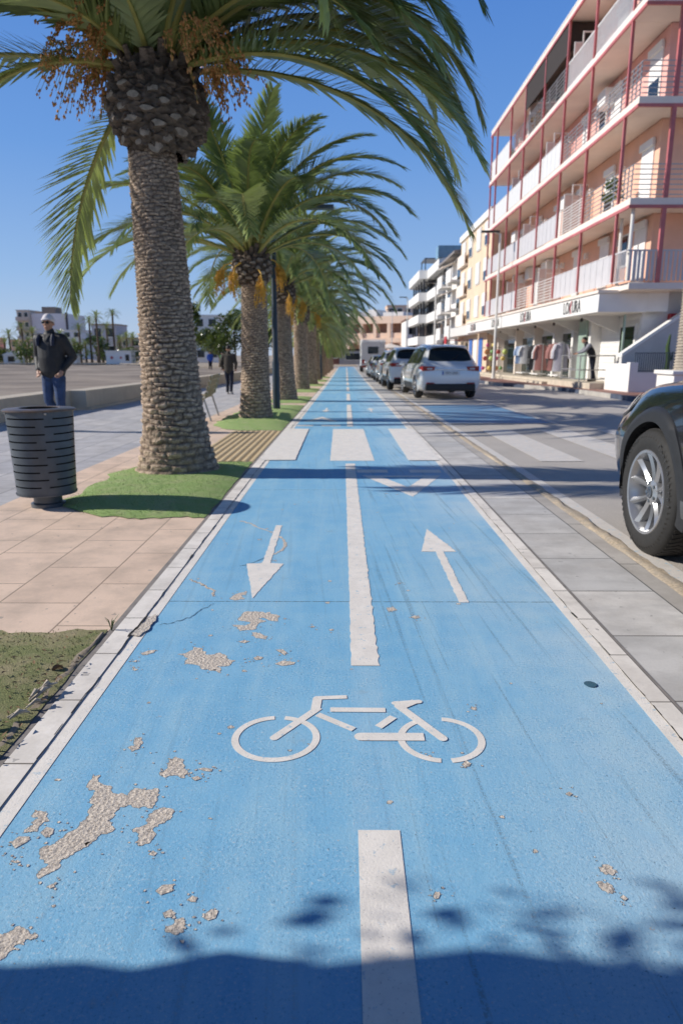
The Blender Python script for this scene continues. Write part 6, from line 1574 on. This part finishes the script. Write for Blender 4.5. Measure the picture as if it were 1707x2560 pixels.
def person(label, loc, rz, J, jacket, trousers, shoe, hair=None, cap=None, glasses=False, hem=.86, head_turn=0, scale=1., group=None, bulk=1., yoke=None, sleeves=None):
    """J: joint positions in metres, standing at the origin and facing -Y"""
    t = thing('person', label, 'person', loc, rz, group); t.scale = (scale,)*3
    names = ['pel','spi','che','nek','chin']; P = [J[k] for k in names]; E = [(0,1),(1,2),(2,3),(3,4)]; Rr = [(.115,.08),(.11,.08),(.125,.085),.056,.055]
    def add(p, r, par): P.append(p); Rr.append(r); E.append((par, len(P)-1)); return len(P)-1
    for s_ in 'LR':
        a = add(J['sh'+s_], .055, 2); e = add(J['el'+s_], .046, a); w_ = add(J['wr'+s_], .030, e)
        d = (Vector(J['wr'+s_])-Vector(J['el'+s_])).normalized(); si = d.cross(Vector((0,1,0))); si = si.normalized() if si.length > .1 else Vector((1,0,0)); fw = d.cross(si).normalized()
        pm = Vector(J['wr'+s_])+d*.075; pa = add(tuple(pm), (.034,.022), w_)
        for k in range(4):
            o_ = si*(.026-.0175*k); l = (.068,.078,.072,.056)[k]; q = pm+d*.012+o_; f1 = add(tuple(q), .0105, pa)
            f2 = add(tuple(q+d*l*.55+fw*.012), .0095, f1); add(tuple(q+d*l*.85+fw*.035), .0085, f2)
        th = Vector(J['wr'+s_])+d*.03+si*.03; h1 = add(tuple(th), .012, w_); add(tuple(th+d*.045+si*.022+fw*.012), .010, h1)
        h = add(J['hi'+s_], .072, 0); k_ = add(J['kn'+s_], .050, h); an = add(J['an'+s_], .040, k_); add(J['to'+s_], .036, an)
    b = skin(P, E, Rr); hd = Vector(J['head']); rot = Matrix.Rotation(head_turn, 3, 'Z')
    def hb(off, r, sc): o_ = rot @ Vector(off); b.ball(tuple(hd+o_), r, 18, 0, sc)
    hb((0,.008,.025), .098, (.80,.98,1.08)); hb((0,-.022,-.055), .070, (.84,.92,1.0)); hb((0,-.045,-.098), .034, (1,.9,.7))
    hb((0,-.098,-.022), .017, (.75,1.1,1.5)); hb((0,-.105,-.035), .014, (1.2,.9,.7)); hb((0,-.085,-.068), .020, (1.5,.6,.42)); hb((0,-.078,.022), .03, (1.7,.5,.35))
    for s_ in (-1,1): hb((.080*s_,.012,-.018), .028, (.35,.7,1.15)); hb((.036*s_,-.07,-.032), .026, (.9,.6,.8))
    place(remesh(b, 'body', SKIN, .009), 'body', t)
    eb = MB()
    for s_ in (-1,1): o_ = rot @ Vector((.032*s_,-.088,.002)); eb.ball(tuple(hd+o_), .0115, 10)
    eb.build('eyes', mat('dark_eyes', (.03,.02,.02), .3), t)
    # jacket: torso with collar plus both sleeves
    P = [(J['pel'][0],J['pel'][1],hem),J['spi'],J['che'],tuple(Vector(J['nek'])-Vector((0,0,.02))),tuple(Vector(J['nek'])+Vector((0,0,.035)))]; E = [(0,1),(1,2),(2,3),(3,4)]
    Rr = [(.175*bulk,.125*bulk),(.185*bulk,.145*bulk),(.185*bulk,.135*bulk),.082,.074]
    if sleeves is None:
        for s_ in 'LR':
            a = add(J['sh'+s_], .092, 2); e = add(J['el'+s_], .068, a); add(tuple(Vector(J['el'+s_]).lerp(Vector(J['wr'+s_]), .93)), .046, e)
    place(remesh(skin(P, E, Rr), 'jacket', jacket, .013), 'jacket', t)
    if sleeves is not None:
        for s_ in 'LR':
            P, E, Rr = [tuple(Vector(J['che']).lerp(Vector(J['sh'+s_]), .45)), J['sh'+s_], J['el'+s_], tuple(Vector(J['el'+s_]).lerp(Vector(J['wr'+s_]), .95))], [(0,1),(1,2),(2,3)], [.10,.088,.062,.042]
            place(remesh(skin(P, E, Rr), 'sleeve', sleeves, .012), 'sleeve', t)
    if yoke:
        for s_ in 'LR':
            mb = MB(); sh = Vector(J['sh'+s_]); ch = Vector(J['che'])
            mb.tube([ch.lerp(sh,.62)+Vector((0,-.10,.085)), ch.lerp(sh,.66)+Vector((0,-.145,.0)), ch.lerp(sh,.64)+Vector((0,-.150,-.08))], [.030,.034,.028], 8); mb.build('backpack_strap', yoke, t)
    P = [(J['pel'][0],J['pel'][1],hem+.10),tuple(Vector(J['pel'])+Vector((0,0,-.02)))]; E = [(0,1)]; Rr = [(.155,.115),(.165,.125)]
    for s_ in 'LR':
        h = add(tuple(Vector(J['hi'+s_])+Vector((0,0,-.05))), .102, 1); m_ = add(tuple(Vector(J['hi'+s_]).lerp(Vector(J['kn'+s_]), .55)), .090, h); k_ = add(J['kn'+s_], .072, m_); c_ = add(tuple(Vector(J['kn'+s_]).lerp(Vector(J['an'+s_]), .45)), .066, k_); add(tuple(Vector(J['an'+s_])+Vector((0,0,.0))), .058, c_)
    place(remesh(skin(P, E, Rr, 1), 'trousers', trousers, .013), 'trousers', t)
    for s_ in 'LR':
        a, o_ = Vector(J['an'+s_]), Vector(J['to'+s_]); mb = skin([tuple(a+(a-o_)*.15+Vector((0,0,-.045))), tuple(a.lerp(o_,.5)+Vector((0,0,-.02))), tuple(o_)], [(0,1),(1,2)], [(.045,.045),(.05,.042),(.044,.03)]); o = mb.build('shoe', shoe, t)
    if hair or cap:
        mb = MB(); n, h = 22, 9; vs = []
        for j in range(h+1):
            th = (PI*.56)*j/h
            for k in range(n):
                a = 2*PI*k/n; front = max(0., -math.sin(a)); lim = th*(1-.30*front if hair and not cap else 1-.22*front)
                p = Vector((.086*math.sin(lim)*math.cos(a)*1.02, .008+.106*math.sin(lim)*math.sin(a), .022+.116*math.cos(lim))); p = rot @ p; vs.append(hd+p)
        mb.add(vs, [(j*n+k, (j+1)*n+k, (j+1)*n+(k+1)%n, j*n+(k+1)%n) for j in range(h) for k in range(n)])
        if cap:
            br = []; m_ = 12
            for q in range(2):
                for k in range(m_+1):
                    a = PI+PI*k/m_; rr_ = (.084,.096)[0]+q*.075*math.sin(PI*k/m_)
                    p = rot @ Vector((.082*math.cos(a)*(1 if not q else .95), .0+(.098+q*.068*math.sin(PI*k/m_))*math.sin(a), .052-.022*q*math.sin(PI*k/m_))); br.append(hd+p)
            mb.add(br, [(k,k+1,m_+2+k,m_+1+k) for k in range(m_)])
        o = mb.build('cap' if cap else 'hair', cap or hair, t, 80); s = o.modifiers.new('t', 'SOLIDIFY'); s.thickness = .008
        if cap and hair is None: pass
    if glasses:
        mb = MB()
        for s_ in (-1,1):
            o_ = hd+rot @ Vector((.034*s_,-.100,.000)); mb.ball(tuple(o_), .028, 12, 0, (1.05,.30,.78)); mb.tube([hd+rot @ Vector((.062*s_,-.088,.006)), hd+rot @ Vector((.084*s_,.0,.0))], .004, 5)
        mb.build('sunglasses', mat('dark_sunglasses', (.01,.01,.01), .12), t)
    return t
def stand(bend=0., spread=.0):
    return dict(pel=(0,0,.97),spi=(0,0,1.15),che=(0,.0,1.36),nek=(0,.0,1.52),chin=(0,-.012,1.60),head=(0,-.012,1.68),
        shL=(.19,.0,1.44),elL=(.27,.06,1.16),wrL=(.215,-.03,.93),shR=(-.19,.0,1.44),elR=(-.27,.06,1.16),wrR=(-.215,-.03,.93),
        hiL=(.092,0,.90),knL=(.10,-.02,.50),anL=(.10,.02,.09),toL=(.12,-.17,.035),hiR=(-.092,0,.90),knR=(-.10,-.02,.50),anR=(-.10,.02,.09),toR=(-.12,-.17,.035))
J = stand(); J.update(elL=(.30,.10,1.17),wrL=(.20,-.075,.955),elR=(-.30,.10,1.17),wrR=(-.20,-.075,.955),knL=(.115,-.05,.50),anL=(.07,.03,.09),toL=(.09,-.15,.035),knR=(-.105,-.03,.50),anR=(-.02,.16,.10),toR=(-.03,-.02,.04))
person('man in white cap and sunglasses, hands in jeans pockets, behind the litter bin', (-4.84,11.5,gz(11.5)), R(-10), J, JACKET, DENIM, SHOED, None, CAPW, True, hem=.93, head_turn=.12, scale=1.055, bulk=1.15, yoke=NAVY)
J = stand(); J.update(elL=(.29,.02,1.14),wrL=(.24,-.10,.95),elR=(-.29,.04,1.14),wrR=(-.24,-.08,.95),knL=(.09,-.08,.51),anL=(.085,.0,.09),toL=(.10,-.17,.035),knR=(-.09,.02,.49),anR=(-.09,.13,.11),toR=(-.10,-.05,.04))
person('person in brown jacket walking away on the promenade, left of the second palm', (-4.08,24.3,gz(24.3)), PI-.1, J, mat('brown_grey_jacket', (.06,.048,.035), .8, var=.4, vs=6), NAVYJ, SHOEW, HAIRD, scale=.92)
J = stand(); J.update(spi=(0,-.07,1.14),che=(0,-.20,1.33),nek=(0,-.29,1.46),chin=(0,-.34,1.53),head=(0,-.37,1.60),shL=(.18,-.20,1.40),shR=(-.18,-.20,1.40),elL=(.20,-.38,1.18),wrL=(.14,-.60,1.10),elR=(-.20,-.38,1.18),wrR=(-.14,-.60,1.10),knL=(.10,-.0,.50),knR=(-.10,.05,.50),anL=(.12,.02,.09),anR=(-.12,.16,.09),toR=(-.13,-.02,.035),toL=(.13,-.16,.035))
person('man in black body warmer leaning with his forearms on the railing outside the shops', (9.58,27.3,zb+.0), R(-95), J, VEST, NAVYJ, SHOED, HAIRD, None, False, hem=.93, head_turn=.0, scale=.98, sleeves=SWEATER)
J = stand()
person('distant person in bright blue top standing under the far trees', (-13.6,70,gz(70)+.06), R(20), J, mat('bright_blue_top', (.03,.10,.45), .8), NAVYJ, SHOED, HAIRD, scale=1.0)
person('distant person in green top near the far trees', (-12.2,69,gz(69)+.06), R(-30), J, mat('green_top', (.05,.22,.08), .8), NAVYJ, SHOED, HAIRD, scale=.95)
